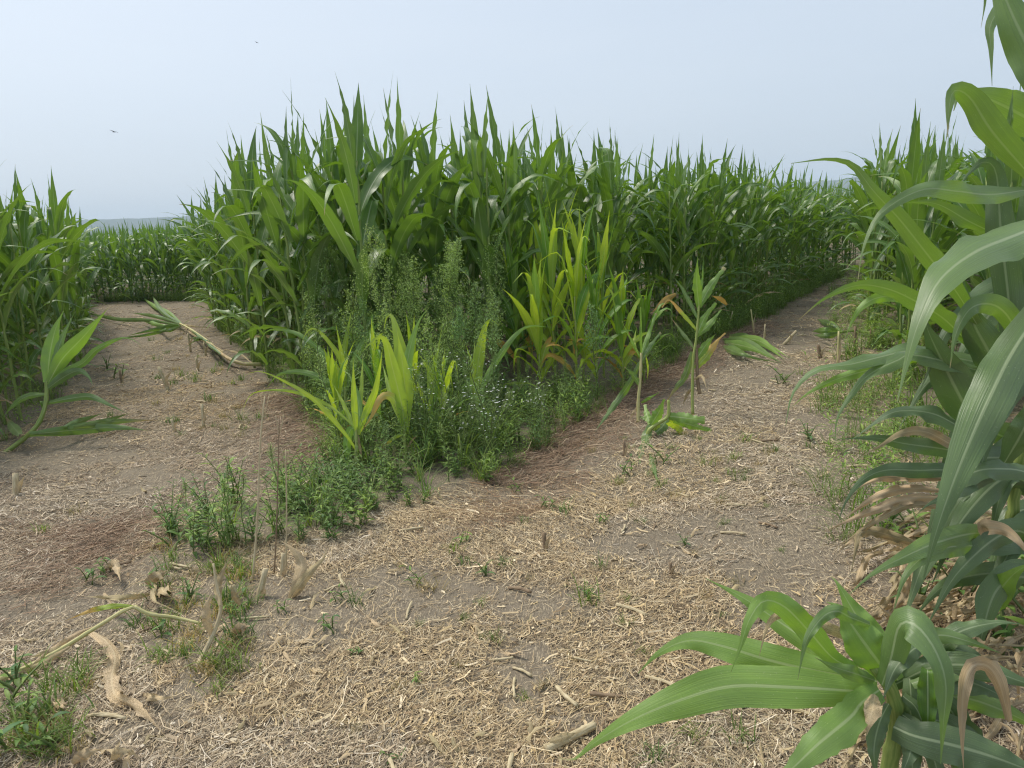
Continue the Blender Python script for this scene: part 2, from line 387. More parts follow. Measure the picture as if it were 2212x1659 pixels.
# ------------------------------------------------------------------ corn
def arc_leaf(r, z0, az, L, w, th0, th1, p=1.3, twist=0.0, drift=0.0, n=18, m=4, fold0=.75, fold1=.22, wave=.008, start=.012, kink=None):
    v = np.linspace(0, 1, n); th = th0 + (th1 - th0) * v ** p
    if kink is not None: th = th + kink[1] * ss(kink[0] - .05, kink[0] + .05, v)
    ph = az + drift * v; d = np.stack([np.sin(th) * np.cos(ph), np.sin(th) * np.sin(ph), np.cos(th)], -1)
    C = np.zeros((n, 3)); C[1:] = np.cumsum((d[1:] + d[:-1]) / 2 * (L / (n - 1)), 0)
    C += np.array([math.cos(az) * start, math.sin(az) * start, z0])
    S0 = np.stack([-np.sin(ph), np.cos(ph), 0 * ph], -1); T = nrm(np.gradient(C, axis=0)); N0 = np.cross(S0, T)
    tw = twist * v ** 1.2; S = S0 * np.cos(tw)[:, None] + N0 * np.sin(tw)[:, None]
    fold = fold0 + (fold1 - fold0) * ss(0, .35, v)
    # section opens upward
    V, F, U = ribbon(C, -S, w * leafw(v), fold, m, wave, r.uniform(3, 6), r.uniform(0, 6))
    return V, F, U

def stalk_geo(H, r0, r1, r, lean=(0, 0), k=7, nodes=11, base=np.zeros(3)):
    pts = []; rad = []
    for i in range(nodes + 1):
        t = i / nodes; z = H * t ** 1.05; b = np.array([lean[0] * t, lean[1] * t, z]) + base
        rr = r0 + (r1 - r0) * t
        zz = .004 * (1 if i % 2 else -1)
        pts += [b + [zz, 0, 0], b + [zz * .6, 0, .022], b + [0, zz, .05]]; rad += [rr * 1.22, rr * .98, rr * 1.06]
    return tube(pts[:-2], rad[:-2], k)

def corn_parts(seed, H=2.7, lod=0, lush=1.0, low=None):
    """list of (part, V, F, U). H is the height of the highest leaf tip."""
    r = np.random.default_rng(seed); out = []
    n, m, k = ((18, 4, 8), (8, 2, 5), (6, 2, 4))[lod]
    SH = H * .74; az0 = r.uniform(0, 6.28)
    out.append(('stalk',) + stalk_geo(SH, .0145, .008, r, (r.normal(0, .03), r.normal(0, .03)), k, 11 if lod == 0 else 4))
    N = 13 if lod < 2 else 9
    for i in range(N):
        t = i / (N - 1)
        if lod == 2: t = .3 + .7 * t
        z0 = SH * (.07 + .91 * t ** .95)
        az = az0 + math.pi * i + r.normal(0, .35)
        p_ = r.uniform(1.2, 2.0); kn = None
        if t < .32:
            L = r.uniform(.62, .85); w = r.uniform(.07, .092); a0 = R(r.uniform(32, 55)); a1 = R(r.uniform(105, 160))
        elif t < .8:
            L = r.uniform(.92, 1.2); w = r.uniform(.105, .132); a0 = R(r.uniform(17, 36)); a1 = R(r.uniform(70, 140)); p_ = r.uniform(1.3, 2.6)
            if r.random() < .5: kn = (r.uniform(.5, .8), R(r.uniform(15, 70)))
        elif t < .95:
            L = r.uniform(.75, .95); w = r.uniform(.09, .112); a0 = R(r.uniform(9, 22)); a1 = R(r.uniform(30, 110)); p_ = r.uniform(1.6, 2.8)
            if r.random() < .4: kn = (r.uniform(.5, .8), R(r.uniform(40, 100)))
        else:
            w = r.uniform(.06, .085); a0 = R(r.uniform(1, 6)); a1 = R(r.uniform(4, 20)); L = (H - z0) * r.uniform(.9, 1.08)
        sc = H / 2.7
        if t < .95: L *= sc ** .6
        V, F, U = arc_leaf(r, z0, az, L * lush, w, a0, a1, p_, r.normal(0, .55), r.normal(0, .35), n, m, .55, .15, .010 if lod == 0 else .012, kink=kn)
        out.append(('leaf', V, F, U))
    return out

def corn_proto(name, seed, H, leafm, stalkm, label, cat='corn plant', group=None, **kw):
    t = thing(name, label, cat, group=group)
    for q, (nm, V, F, U) in enumerate(corn_parts(seed, H, 0, **kw)):
        mm = 'browntip' if (q in (1, 2) and (seed + q) % 4 == 0) else ('dry' if q == 1 and seed % 5 == 0 else leafm)
        g = Geo(); g.add(V, F, U); link(nm, g.mesh(nm, MT[stalkm] if nm == 'stalk' else MT[mm]), t)
    return t
def dup(t, loc, rz, sc, label=None, group=None, tilt=(0, 0)):
    o = t.copy(); COL.objects.link(o); o.location = loc; o.rotation_euler = (tilt[0], tilt[1], rz); o.scale = (sc, sc, sc)
    for ch in t.children:
        c = ch.copy(); COL.objects.link(c); c.parent = o
    if label: o['label'] = label
    if group: o['group'] = group
    return o

def field_height(x, y):
    d = np.hypot(x, y)
    h = np.interp(d, [6, 8.5, 11, 15, 20, 30], [2.95, 2.85, 2.68, 2.5, 2.32, 2.3])
    ang = np.degrees(np.arctan2(x, y))
    h = np.where((ang < -7) & (d < 11.5), h * 1.06, h)
    h = np.where((ang > 20) & (d < 11), np.minimum(h, 2.3), h)
    return np.where(ang < -27, np.minimum(h, np.interp(d, [6, 12, 20], [2.66, 2.52, 2.28])), h)

def build_field():
    a = np.array([math.sin(R(33)), math.cos(R(33))]); b = np.array([math.cos(R(33)), -math.sin(R(33))])
    I, J = np.meshgrid(np.arange(-90, 90), np.arange(-320, 420), indexing='ij')
    X = (I * .72)[..., None] * b + (J * .215)[..., None] * a
    X = X.reshape(-1, 2) + rng.normal(0, .045, (I.size, 2)); x, y = X[:, 0], X[:, 1]
    d = np.hypot(x, y); ang = np.degrees(np.arctan2(x, y))
    keep = (y > 1.5) & (d < 58) & (np.abs(ang) < 42) & ~inpoly(x, y, CLEAR)
    keep &= ~((x > 1) & (y < 3.5)) & ~((x > 1) & (y < 5.2) & (x < .55 * y + .55)) & ~((x < -3) & (y < 5.2))
    x, y, d, ang = x[keep], y[keep], d[keep], ang[keep]
    dep = polydist(x, y, CLEAR)
    pr = np.where(dep < 1.3, .95, np.where(d < 13, .7, np.where((ang < -14) & (d < 34), .85, np.where(d < 24, .55, .33))))
    k = rng.random(len(x)) < pr; x, y, d, ang, dep = x[k], y[k], d[k], ang[k], dep[k]
    h = np.minimum(field_height(x, y) * rng.normal(1, .04, len(x)), 3.06)
    score = d * (1 + .55 * dep)
    order = np.argsort(score); ind = order[:255]; rest = order[255:]
    protos = [corn_proto('corn_plant', 100 + i, 2.7, 'corn', 'stalk', 'proto') for i in range(16)]
    zone = np.full(len(x), '', dtype=object)
    for q in ind:
        if ang[q] < -28.5 or (ang[q] < -24 and x[q] < -4.3 and d[q] < 18 and x[q] < -.55 * y[q]): zone[q] = 'left'
        elif ang[q] < -17 and y[q] > 19.5: zone[q] = 'end'
        elif x[q] > 2.5 and x[q] > .44 * y[q] + .55: zone[q] = 'right'
        elif dep[q] < 1.0 and y[q] < 9.2: zone[q] = 'tip'
        elif dep[q] < .75: zone[q] = 'lflank' if x[q] < -1.8 else 'rflank'
        else: zone[q] = 'inner'
    for q in ind:
        if zone[q] in ('lflank', 'rflank'): zone[q] += ' near' if y[q] < 11.5 else (' mid' if y[q] < 15 else ' far')
        elif zone[q] == 'left': zone[q] += ' row' if dep[q] < .7 else ' inner'
        elif zone[q] == 'right': zone[q] += ' near' if y[q] < 8 else ' far'
    texts = {'left row': ('tall corn in the outer row of the block at the left edge of the photo', 'outer row of the left block'), 'left inner': ('tall corn plant behind the outer row of the block at the left edge', 'corn plants inside the left block'),
             'end': ('corn plant of the stand closing off the far end of the left path', 'corn plants at the end of the left path'),
             'right near': ('tall corn plant of the right block just behind the large foreground corn', 'near corn plants of the right block'), 'right far': ('corn plant of the right block along the farther half of the right path', 'far corn plants of the right block'),
             'inner': ('corn plant standing inside the middle block behind its outermost row', 'corn plants inside the middle block'), 'tip': ('', 'corn plants at the tip of the middle block')}
    for sd_, nm_ in (('lflank', 'left'), ('rflank', 'right')):
        for zz, tx in (('near', 'nearest stretch of the'), ('mid', 'middle stretch of the'), ('far', 'far stretch of the')):
            texts[sd_ + ' ' + zz] = (f'corn in the {tx} outermost middle-block row facing the {nm_} path', f'outermost row facing the {nm_} path, {zz}')
    tipq = sorted([q for q in ind if zone[q] == 'tip'], key=lambda q: proj((x[q], y[q], 1.0))[0])
    ords = ['leftmost', 'second', 'third', 'fourth', 'fifth', 'sixth', 'seventh', 'eighth', 'ninth', 'tenth', 'eleventh', 'twelfth', 'thirteenth', 'fourteenth', 'fifteenth', 'sixteenth', 'seventeenth', 'eighteenth', 'nineteenth', 'twentieth']
    tl = {}
    for i, q in enumerate(tipq):
        k2 = len(tipq) - 1 - i
        w = ords[min(i, 19)] if i <= k2 else ('rightmost' if k2 == 0 else ords[min(k2, 19)])
        tl[q] = f'dark green corn behind the tall weeds at the block tip, {w}' + ('' if i in (0, len(tipq) - 1) else (' from the left' if i <= k2 else ' from the right'))
    words = ['nearest', 'second-nearest', 'third-nearest', 'fourth-nearest', 'fifth-nearest', 'sixth-nearest', 'seventh-nearest', 'eighth-nearest', 'ninth-nearest', 'tenth-nearest', 'eleventh-nearest', 'twelfth-nearest', 'thirteenth-nearest', 'fourteenth-nearest', 'fifteenth-nearest', 'sixteenth-nearest', 'seventeenth-nearest', 'eighteenth-nearest', 'nineteenth-nearest', 'twentieth-nearest', 'twenty-first-nearest', 'twenty-second-nearest']
    for zn, tx in (('rflank near', 'corn of the outermost middle-block row facing the right path'), ('lflank near', 'corn of the outermost middle-block row facing the left path'), ('left row', 'corn of the outer row of the block at the left edge')):
        for w_, q in zip(words, sorted([q for q in ind if zone[q] == zn], key=lambda q: d[q])): tl[q] = f'{w_} {tx}'
    texts['left row'] = ('corn in the farther part of the outer row of the block at the left edge', 'outer row of the left block')
    for q in ind:
        z = float(gz(x[q], y[q])) - .01; lb, gp_ = texts[zone[q]]
        p = protos[int(rng.integers(len(protos)))]
        dup(p, (float(x[q]), float(y[q]), z), float(rng.uniform(0, 6.28)), float(h[q] / 2.7), tl.get(q, lb), gp_, (float(rng.normal(0, .04)), float(rng.normal(0, .04))))
    print({str(k_): int((zone == k_).sum()) for k_ in set(zone)})
    for p in protos:
        for c in list(p.children): bpy.data.objects.remove(c)
        bpy.data.objects.remove(p)
    lods = [[corn_parts(300 + i, 2.7, 1) for i in range(8)], [corn_parts(400 + i, 2.7, 2) for i in range(8)]]
    gl = Geo()
    for q in rest:
        L = lods[0 if d[q] < 15 or dep[q] < 2.2 or (ang[q] < -14 and dep[q] < 7) else 1]; pp = L[int(rng.integers(8))]; c, s_ = math.cos(w := rng.uniform(0, 6.28)), math.sin(w); sc = h[q] / 2.7
        Rm = np.array([[c, -s_, 0], [s_, c, 0], [0, 0, 1]]) * sc; o = np.array([x[q], y[q], float(gz(x[q], y[q])) - .01])
        for nm, V, F, U in pp:
            if nm == 'stalk' and (d[q] > 30 or dep[q] > 3): continue
            gl.add(V @ Rm.T + o, F, U, tint=rng.random())
    ob = link('corn_field', gl.mesh('corn_field', MT['corn'], tint=True)); tag(ob, 'dense mass of green corn filling the field behind the front rows', 'corn', kind='stuff')
    print('FIELD', len(x), 'rest', len(rest), 'tris', sum(len(f) for f in gl.F) * 2)
build_field()

# ------------------------------------------------------------------ hand-shaped leaves and stalks along measured lines
def path_leaf(t, pts, wpx, mat='corn', roll=0.0, fold=.3, n=30, m=6, wave=.009, base=.5, jag=.035, seed=0, d=None, cut=None, prof=None, name='leaf', roll1=None):
    """pts: (u, v, depth) or (u, v) with depth d, from the base to the tip; wpx apparent widest width"""
    r = np.random.default_rng(int(abs(pts[0][0] * 7 + pts[-1][1] * 13 + seed)))
    W = np.array([P(p[0], p[1], p[2] if len(p) > 2 else d) for p in pts])
    C = spline(W, n); T = nrm(np.gradient(C, axis=0)); D = nrm(C - CAMP)
    S = nrm(np.cross(T, D))
    for i in range(1, n):
        if S[i] @ S[i - 1] < 0: S[i] = -S[i]
    for _ in range(3): S[1:-1] = (S[:-2] + S[1:-1] * 2 + S[2:]) / 4
    S = nrm(S - T * (S * T).sum(1, keepdims=True)); N = np.cross(S, T)
    v = np.linspace(0, 1, n)
    ro = R(roll) + (R(roll1 if roll1 is not None else roll) - R(roll)) * v + .12 * np.sin(v * 5 + r.uniform(0, 6))
    Sa = S * np.cos(ro)[:, None] + N * np.sin(ro)[:, None]; Sb = S * np.cos(ro)[:, None] - N * np.sin(ro)[:, None]
    za = abs(np.cross(Sa, T)[:, 2]).mean(); zb = abs(np.cross(Sb, T)[:, 2]).mean()
    S = Sa if (za >= zb) == (roll >= 0) else Sb
    dep = (C - CAMP) @ FWD
    wm = wpx * np.median(dep) / FOC / max(.25, abs(math.cos(R(roll))))
    pf = leafw(v, base) if prof is None else prof(v)
    if cut is not None: pf = np.maximum(pf, cut * (.75 + .25 * r.random(n)))
    V, F, U = ribbon(C, S, wm * pf, fold * (1 - .6 * v), m, wave, r.uniform(2.5, 5), r.uniform(0, 6), jag, r)
    g = Geo(); g.add(V, F, U)
    return part(name, g, MT[mat], t)
def path_stalk(t, pts, wpx, mat='stalk', d=None, taper=.7, k=10, name='stalk', nodes=0.0, n=24):
    W = np.array([P(p[0], p[1], p[2] if len(p) > 2 else d) for p in pts]); C = spline(W, n)
    dep = (C - CAMP) @ FWD; rm = wpx * np.median(dep) / FOC / 2
    rad = rm * np.linspace(1, taper, n)
    if nodes: rad = rad * (1 + .18 * (np.arange(n) % int(nodes) == 0))
    g = Geo(); g.add(*tube(C, rad, k)); return part(name, g, MT[mat], t)
def gd(u, v, z=0.0): return depth_of(PZ(u, v, z))
def ground_thing(name, label, cat, u, v, group=None):
    p = PZ(u, v); p[2] = float(gz(p[0], p[1])) - .01
    return thing(name, label, cat, p, group)

def build_hero():
    t = thing('corn_plant', 'large dark green corn in the right foreground, long leaves arching over the right path', 'corn plant', (1.84, 2.70, -.01), 'corn plants in the right foreground')
    L = lambda *a, **k: path_leaf(t, *a, **k)
    b = np.array([1.84, 2.70, 0]); g = Geo()
    # stalk: a real vertical stem with slight zigzag nodes
    top = np.array([1.94, 2.66, 1.75]); pts = []; rad = []
    for i in range(13):
        f = i / 12; q = b + (top - b) * f; rr = .0215 - .008 * f
        pts += [q, q + [.003, 0, .015], q + [0, .003, .06]]; rad += [rr * 1.2, rr, rr * 1.03]
    g.add(*tube(pts, rad, 14)); part('stalk', g, MT['stalk'], t)
    L([(2240, 395, 2.45), (2146, 288, 2.4), (2096, 212, 2.38), (2062, 196, 2.36), (2050, 235, 2.34), (2047, 296, 2.33)], 62, roll=20, wave=.004)
    L([(2290, 300, 2.7), (2210, 250, 2.62), (2130, 212, 2.55), (2075, 205, 2.52), (2060, 240, 2.5)], 80, fold=.2)
    L([(2260, -120, 2.2), (2190, -20, 2.1), (2141, 50, 2.06), (2141, 106, 2.05), (2143, 186, 2.05)], 40, fold=.25)
    L([(2175, 352, 2.5), (2181, 270, 2.46), (2189, 186, 2.44)], 15, fold=.6)
    L([(2110, 700, 2.5), (2062, 625, 2.4), (2005, 552, 2.3), (1944, 475, 2.25), (1887, 413, 2.2), (1843, 358, 2.2), (1790, 344, 2.2), (1709, 353, 2.2)], 46, roll=15)
    L([(2230, 408, 2.45), (2141, 420, 2.3), (2069, 413, 2.2), (1992, 410, 2.12), (1906, 458, 2.08), (1867, 528, 2.06), (1853, 607, 2.06)], 44, roll=20)
    L([(2190, 530, 2.6), (2150, 506, 2.6), (2093, 478, 2.6), (2021, 440, 2.62), (1944, 438, 2.64)], 34, roll=25)
    L([(2290, 470, 2.2), (2200, 505, 2.05), (2105, 545, 1.95), (2030, 605, 1.88), (1987, 690, 1.84), (1962, 770, 1.83), (1938, 868, 1.83)], 92, fold=.25, base=.75, roll=38)
    L([(2110, 760, 2.6), (2040, 690, 2.5), (1963, 643, 2.42), (1906, 621, 2.38), (1848, 617, 2.35), (1781, 645, 2.33), (1726, 690, 2.33)], 42, roll=25)
    L([(2010, 660, 2.6), (1920, 640, 2.58), (1860, 664, 2.56), (1822, 736, 2.56)], 24, mat='midlime')
    L([(2195, 760, 2.5), (2187, 700, 2.42), (2150, 660, 2.36), (2100, 664, 2.32), (2066, 718, 2.3), (2052, 795, 2.3)], 50, fold=.4)
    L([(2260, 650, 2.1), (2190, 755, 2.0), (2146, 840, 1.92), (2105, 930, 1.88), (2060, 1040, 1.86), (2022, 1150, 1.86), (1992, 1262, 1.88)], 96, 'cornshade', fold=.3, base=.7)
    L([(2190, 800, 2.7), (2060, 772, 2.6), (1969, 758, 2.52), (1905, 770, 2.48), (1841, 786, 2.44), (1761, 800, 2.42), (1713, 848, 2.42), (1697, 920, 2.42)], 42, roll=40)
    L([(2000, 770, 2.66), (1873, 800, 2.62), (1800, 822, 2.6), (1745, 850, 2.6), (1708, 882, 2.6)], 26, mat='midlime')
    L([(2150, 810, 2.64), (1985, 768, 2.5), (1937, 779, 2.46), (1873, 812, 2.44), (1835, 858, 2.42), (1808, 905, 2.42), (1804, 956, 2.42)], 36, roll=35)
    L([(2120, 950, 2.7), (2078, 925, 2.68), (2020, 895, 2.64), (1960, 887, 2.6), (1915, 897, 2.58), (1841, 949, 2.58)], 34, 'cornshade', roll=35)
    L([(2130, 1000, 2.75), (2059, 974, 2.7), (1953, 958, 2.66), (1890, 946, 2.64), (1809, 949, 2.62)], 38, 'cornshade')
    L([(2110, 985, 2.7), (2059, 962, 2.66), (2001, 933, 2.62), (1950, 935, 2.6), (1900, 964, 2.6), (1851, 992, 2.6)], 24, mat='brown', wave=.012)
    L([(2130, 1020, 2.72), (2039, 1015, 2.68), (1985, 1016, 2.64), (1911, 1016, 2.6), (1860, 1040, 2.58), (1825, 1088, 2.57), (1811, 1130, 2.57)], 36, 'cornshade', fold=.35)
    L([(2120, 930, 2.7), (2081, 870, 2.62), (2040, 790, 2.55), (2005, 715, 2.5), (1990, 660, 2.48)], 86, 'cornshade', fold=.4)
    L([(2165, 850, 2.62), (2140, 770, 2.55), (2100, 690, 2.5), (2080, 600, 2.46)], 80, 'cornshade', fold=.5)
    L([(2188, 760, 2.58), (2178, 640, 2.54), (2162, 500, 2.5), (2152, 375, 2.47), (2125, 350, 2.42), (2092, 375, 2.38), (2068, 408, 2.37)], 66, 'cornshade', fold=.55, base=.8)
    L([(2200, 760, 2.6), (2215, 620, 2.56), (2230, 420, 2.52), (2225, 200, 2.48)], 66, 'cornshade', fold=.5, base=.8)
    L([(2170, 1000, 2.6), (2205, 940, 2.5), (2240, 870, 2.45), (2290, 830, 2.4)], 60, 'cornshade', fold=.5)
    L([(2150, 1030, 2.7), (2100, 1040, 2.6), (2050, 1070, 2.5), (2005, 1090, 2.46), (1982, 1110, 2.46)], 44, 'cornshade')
    for q in range(18):
        rr = np.random.default_rng(40 + q); u0 = 2260 + rr.uniform(0, 40); v0 = rr.uniform(650, 1400); d_ = rr.uniform(2.65, 3.1); ln = rr.uniform(150, 330)
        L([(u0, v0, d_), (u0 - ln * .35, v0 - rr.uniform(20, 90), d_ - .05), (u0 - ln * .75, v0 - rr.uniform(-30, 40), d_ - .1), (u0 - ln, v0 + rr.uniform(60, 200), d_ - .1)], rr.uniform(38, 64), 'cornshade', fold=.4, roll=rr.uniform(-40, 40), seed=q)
    L([(2150, 1160, 2.78), (2105, 1152, 2.65), (2030, 1170, 2.5), (1953, 1203, 2.36), (1884, 1240, 2.27), (1826, 1292, 2.24)], 52, fold=.3)
    L([(2140, 1180, 2.72), (2060, 1180, 2.55), (2000, 1200, 2.44), (1955, 1245, 2.38), (1928, 1328, 2.36)], 48, fold=.35)
    L([(2145, 1160, 2.72), (2130, 1140, 2.6), (2170, 1145, 2.55), (2205, 1175, 2.5), (2235, 1220, 2.5)], 34, mat='brown', wave=.012)
    L([(2130, 1330, 2.8), (2150, 1290, 2.7), (2190, 1240, 2.6), (2240, 1210, 2.55)], 60, mat='midlime', fold=.5)
    # second plant beyond the frame's corner: only its leaves reach in
    t2 = thing('corn_plant', 'corn leaves drooping into the upper right corner against the sky', 'corn plant', (1.75, 1.62, 0), 'corn plants in the right foreground')
    g = Geo(); q0 = np.array([1.75, 1.62, 0]); g.add(*tube([q0, q0 + [0, 0, .7], q0 + [.02, 0, 1.4], q0 + [.03, 0, 2.0]], [.02, .018, .015, .01], 12)); part('stalk', g, MT['stalk'], t2)
    path_leaf(t2, [(2420, 330, 1.45), (2290, 210, 1.5), (2205, 70, 1.52), (2150, -60, 1.55), (2120, -150, 1.58)], 92, fold=.35)
    path_leaf(t2, [(2380, -90, 1.45), (2200, -150, 1.5), (2140, -60, 1.55), (2126, 20, 1.56), (2119, 60, 1.56)], 26, fold=.2)
    path_leaf(t2, [(2480, 640, 1.5), (2380, 560, 1.5), (2320, 420, 1.5), (2300, 300, 1.5)], 80, fold=.35)
build_hero()

def build_bent():
    t = thing('corn_plant', 'bent-over corn in the bottom right corner, broad light green leaves spread over the soil', 'corn plant', (1.14, 2.02, -.01), 'corn plants in the right foreground')
    L = lambda *a, **k: path_leaf(t, *a, **k)
    path_stalk(t, [(1915, 1720, 2.12), (1921, 1656, 2.1), (1937, 1560, 2.07), (1925, 1490, 2.05), (1890, 1440, 2.04)], 38, nodes=8)
    L([(1900, 1497, 2.05), (1838, 1492, 2.04), (1700, 1484, 2.04), (1575, 1483, 2.05), (1470, 1512, 2.07), (1369, 1554, 2.1), (1286, 1603, 2.14), (1240, 1640, 2.17), (1206, 1637, 2.18)], 88, 'midlime', fold=.18, base=.62, n=40, roll=10)
    L([(1895, 1472, 2.07), (1838, 1463, 2.09), (1746, 1446, 2.12), (1654, 1424, 2.16), (1562, 1396, 2.2), (1488, 1384, 2.25), (1424, 1410, 2.3), (1378, 1455, 2.34)], 70, 'midlime', fold=.2, base=.55, n=40, roll=10)
    L([(1860, 1460, 2.1), (1806, 1428, 2.15), (1769, 1403, 2.18), (1691, 1348, 2.25), (1608, 1293, 2.3), (1524, 1249, 2.36)], 50, 'midlime', fold=.35)
    L([(1850, 1445, 2.05), (1800, 1422, 2.04), (1746, 1362, 2.0), (1695, 1311, 1.98), (1650, 1298, 1.96), (1618, 1340, 1.95), (1600, 1395, 1.95), (1579, 1452, 1.96)], 54, 'midlime', fold=.25)
    L([(1880, 1400, 2.1), (1838, 1378, 2.08), (1746, 1340, 2.06), (1691, 1326, 2.06), (1659, 1350, 2.06), (1640, 1418, 2.08)], 28, 'dry', wave=.015, fold=.6)
    L([(1880, 1350, 2.02), (1838, 1334, 1.98), (1806, 1320, 1.95), (1774, 1336, 1.93), (1741, 1387, 1.92), (1723, 1469, 1.92)], 30, 'corn', fold=.4)
    L([(1925, 1465, 2.03), (1890, 1420, 2.02), (1850, 1365, 2.02), (1815, 1315, 2.04), (1785, 1300, 2.06)], 92, 'midlime', fold=.5, base=.7)
    L([(1940, 1470, 2.08), (1900, 1400, 2.1), (1850, 1330, 2.14), (1810, 1262, 2.18), (1795, 1245, 2.2)], 66, 'midlime', fold=.5)
    L([(1905, 1480, 2.0), (1925, 1420, 1.96), (1942, 1352, 1.92), (1975, 1348, 1.88), (2018, 1400, 1.84), (2043, 1475, 1.82), (2038, 1564, 1.82), (2032, 1650, 1.83)], 66, 'corn', roll=30, fold=.25)
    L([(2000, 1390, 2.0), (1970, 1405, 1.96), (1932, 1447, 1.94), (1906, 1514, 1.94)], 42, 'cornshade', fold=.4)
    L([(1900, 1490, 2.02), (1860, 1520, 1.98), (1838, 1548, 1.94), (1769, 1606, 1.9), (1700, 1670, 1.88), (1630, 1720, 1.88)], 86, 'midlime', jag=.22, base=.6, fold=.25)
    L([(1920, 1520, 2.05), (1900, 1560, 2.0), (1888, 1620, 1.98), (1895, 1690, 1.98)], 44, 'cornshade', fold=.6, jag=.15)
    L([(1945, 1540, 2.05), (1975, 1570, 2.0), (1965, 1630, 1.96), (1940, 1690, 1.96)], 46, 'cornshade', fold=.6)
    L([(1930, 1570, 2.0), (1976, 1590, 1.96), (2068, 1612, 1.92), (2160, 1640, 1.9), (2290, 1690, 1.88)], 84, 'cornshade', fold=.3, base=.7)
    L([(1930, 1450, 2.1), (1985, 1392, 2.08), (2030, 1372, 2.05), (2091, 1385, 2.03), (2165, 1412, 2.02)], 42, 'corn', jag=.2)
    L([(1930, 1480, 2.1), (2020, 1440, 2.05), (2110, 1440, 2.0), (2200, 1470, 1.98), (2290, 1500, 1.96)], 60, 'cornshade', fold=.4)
    L([(1890, 1470, 2.03), (1850, 1456, 1.98), (1800, 1440, 1.96), (1760, 1420, 1.95)], 36, 'corn', fold=.5)
    L([(1890, 1500, 2.0), (1885, 1530, 1.95), (1878, 1560, 1.93), (1872, 1590, 1.93)], 40, 'dry', fold=.5)
    for q in range(12):
        rr = np.random.default_rng(70 + q); u0 = rr.uniform(1930, 2010); v0 = rr.uniform(1440, 1560); an = R(rr.uniform(-35, 100)); ln = rr.uniform(130, 330); d_ = rr.uniform(2.02, 2.14)
        du, dv = math.cos(an) * ln, math.sin(an) * ln
        L([(u0, v0, d_), (u0 + du * .35, v0 + dv * .3 - 35, d_ - .02), (u0 + du * .75, v0 + dv * .7 - 10, d_ - .03), (u0 + du, v0 + dv + 30, d_ - .03)], rr.uniform(40, 70), 'cornshade' if q % 3 else 'corn', fold=.4, roll=rr.uniform(-35, 45), jag=.1, seed=q)
    # dead leaves hanging and heaped under the two plants
    t3 = thing('dead_leaf_heap', 'heap of brown withered corn leaves under the right foreground corn plant', 'dead leaves', (1.75, 2.55, 0))
    D = lambda *a, **k: path_leaf(t3, *a, **{'wave': .018, 'n': 30, 'm': 6, 'fold': .75, 'jag': .2, 'name': 'dead_leaf', **k})
    D([(2180, 1560, 1.95), (2160, 1480, 1.9), (2135, 1440, 1.88), (2100, 1440, 1.86), (2082, 1490, 1.85), (2078, 1580, 1.86), (2082, 1670, 1.88)], 40, 'brown')
    D([(1990, 1180, 2.75), (1900, 1150, 2.7), (1861, 1150, 2.66), (1850, 1180, 2.64), (1838, 1240, 2.63)], 30, 'brown')
    D([(2010, 1190, 2.8), (1930, 1165, 2.74), (1880, 1152, 2.7)], 34, 'dry')
    D([(2040, 1035, 2.7), (1970, 1030, 2.68), (1900, 1035, 2.66), (1840, 1060, 2.66)], 26, 'brown')
    D([(2030, 1060, 2.7), (1960, 1055, 2.68), (1890, 1075, 2.66), (1810, 1130, 2.68)], 26, 'brown')
    D([(2050, 1075, 2.7), (1960, 1078, 2.66), (1880, 1105, 2.64), (1775, 1150, 2.7)], 30, 'brown')
    D([(2050, 1100, 2.7), (1970, 1090, 2.66), (1900, 1120, 2.64), (1800, 1190, 2.72)], 22, 'brown')
    r = np.random.default_rng(5)
    for i in range(230):
        u = r.uniform(1890, 2240); v = r.uniform(1090, 1560)
        if v < 1080 + (2100 - u) * .35: continue
        ddd = gd(u, v) * r.uniform(.93, .985)
        an = R(r.uniform(95, 175)) if r.random() < .75 else R(r.uniform(0, 360)); Lp = r.uniform(90, 250)
        du, dv = math.cos(an) * Lp, math.sin(an) * Lp * .75
        pts = [(u, v, ddd), (u + du * .35 + r.normal(0, 8), v + dv * .3 - r.uniform(0, 22), ddd * .985), (u + du * .7 + r.normal(0, 9), v + dv * .7, ddd * .975), (u + du, v + dv, ddd * .97)]
        if min(p[0] for p in pts) < 1800: continue
        q = P(*pts[-1])
        if q[2] < .01:
            pts = [(a, b_, c * min(1.0, gd(a, b_) * .985 / c)) for a, b_, c in pts]
        D(pts, r.uniform(6, 17), str(r.choice(['brown', 'brown', 'dry'])), seed=i, jag=.2, n=26, wave=.02, roll=r.uniform(-60, 60), roll1=r.uniform(-80, 80))
build_bent()

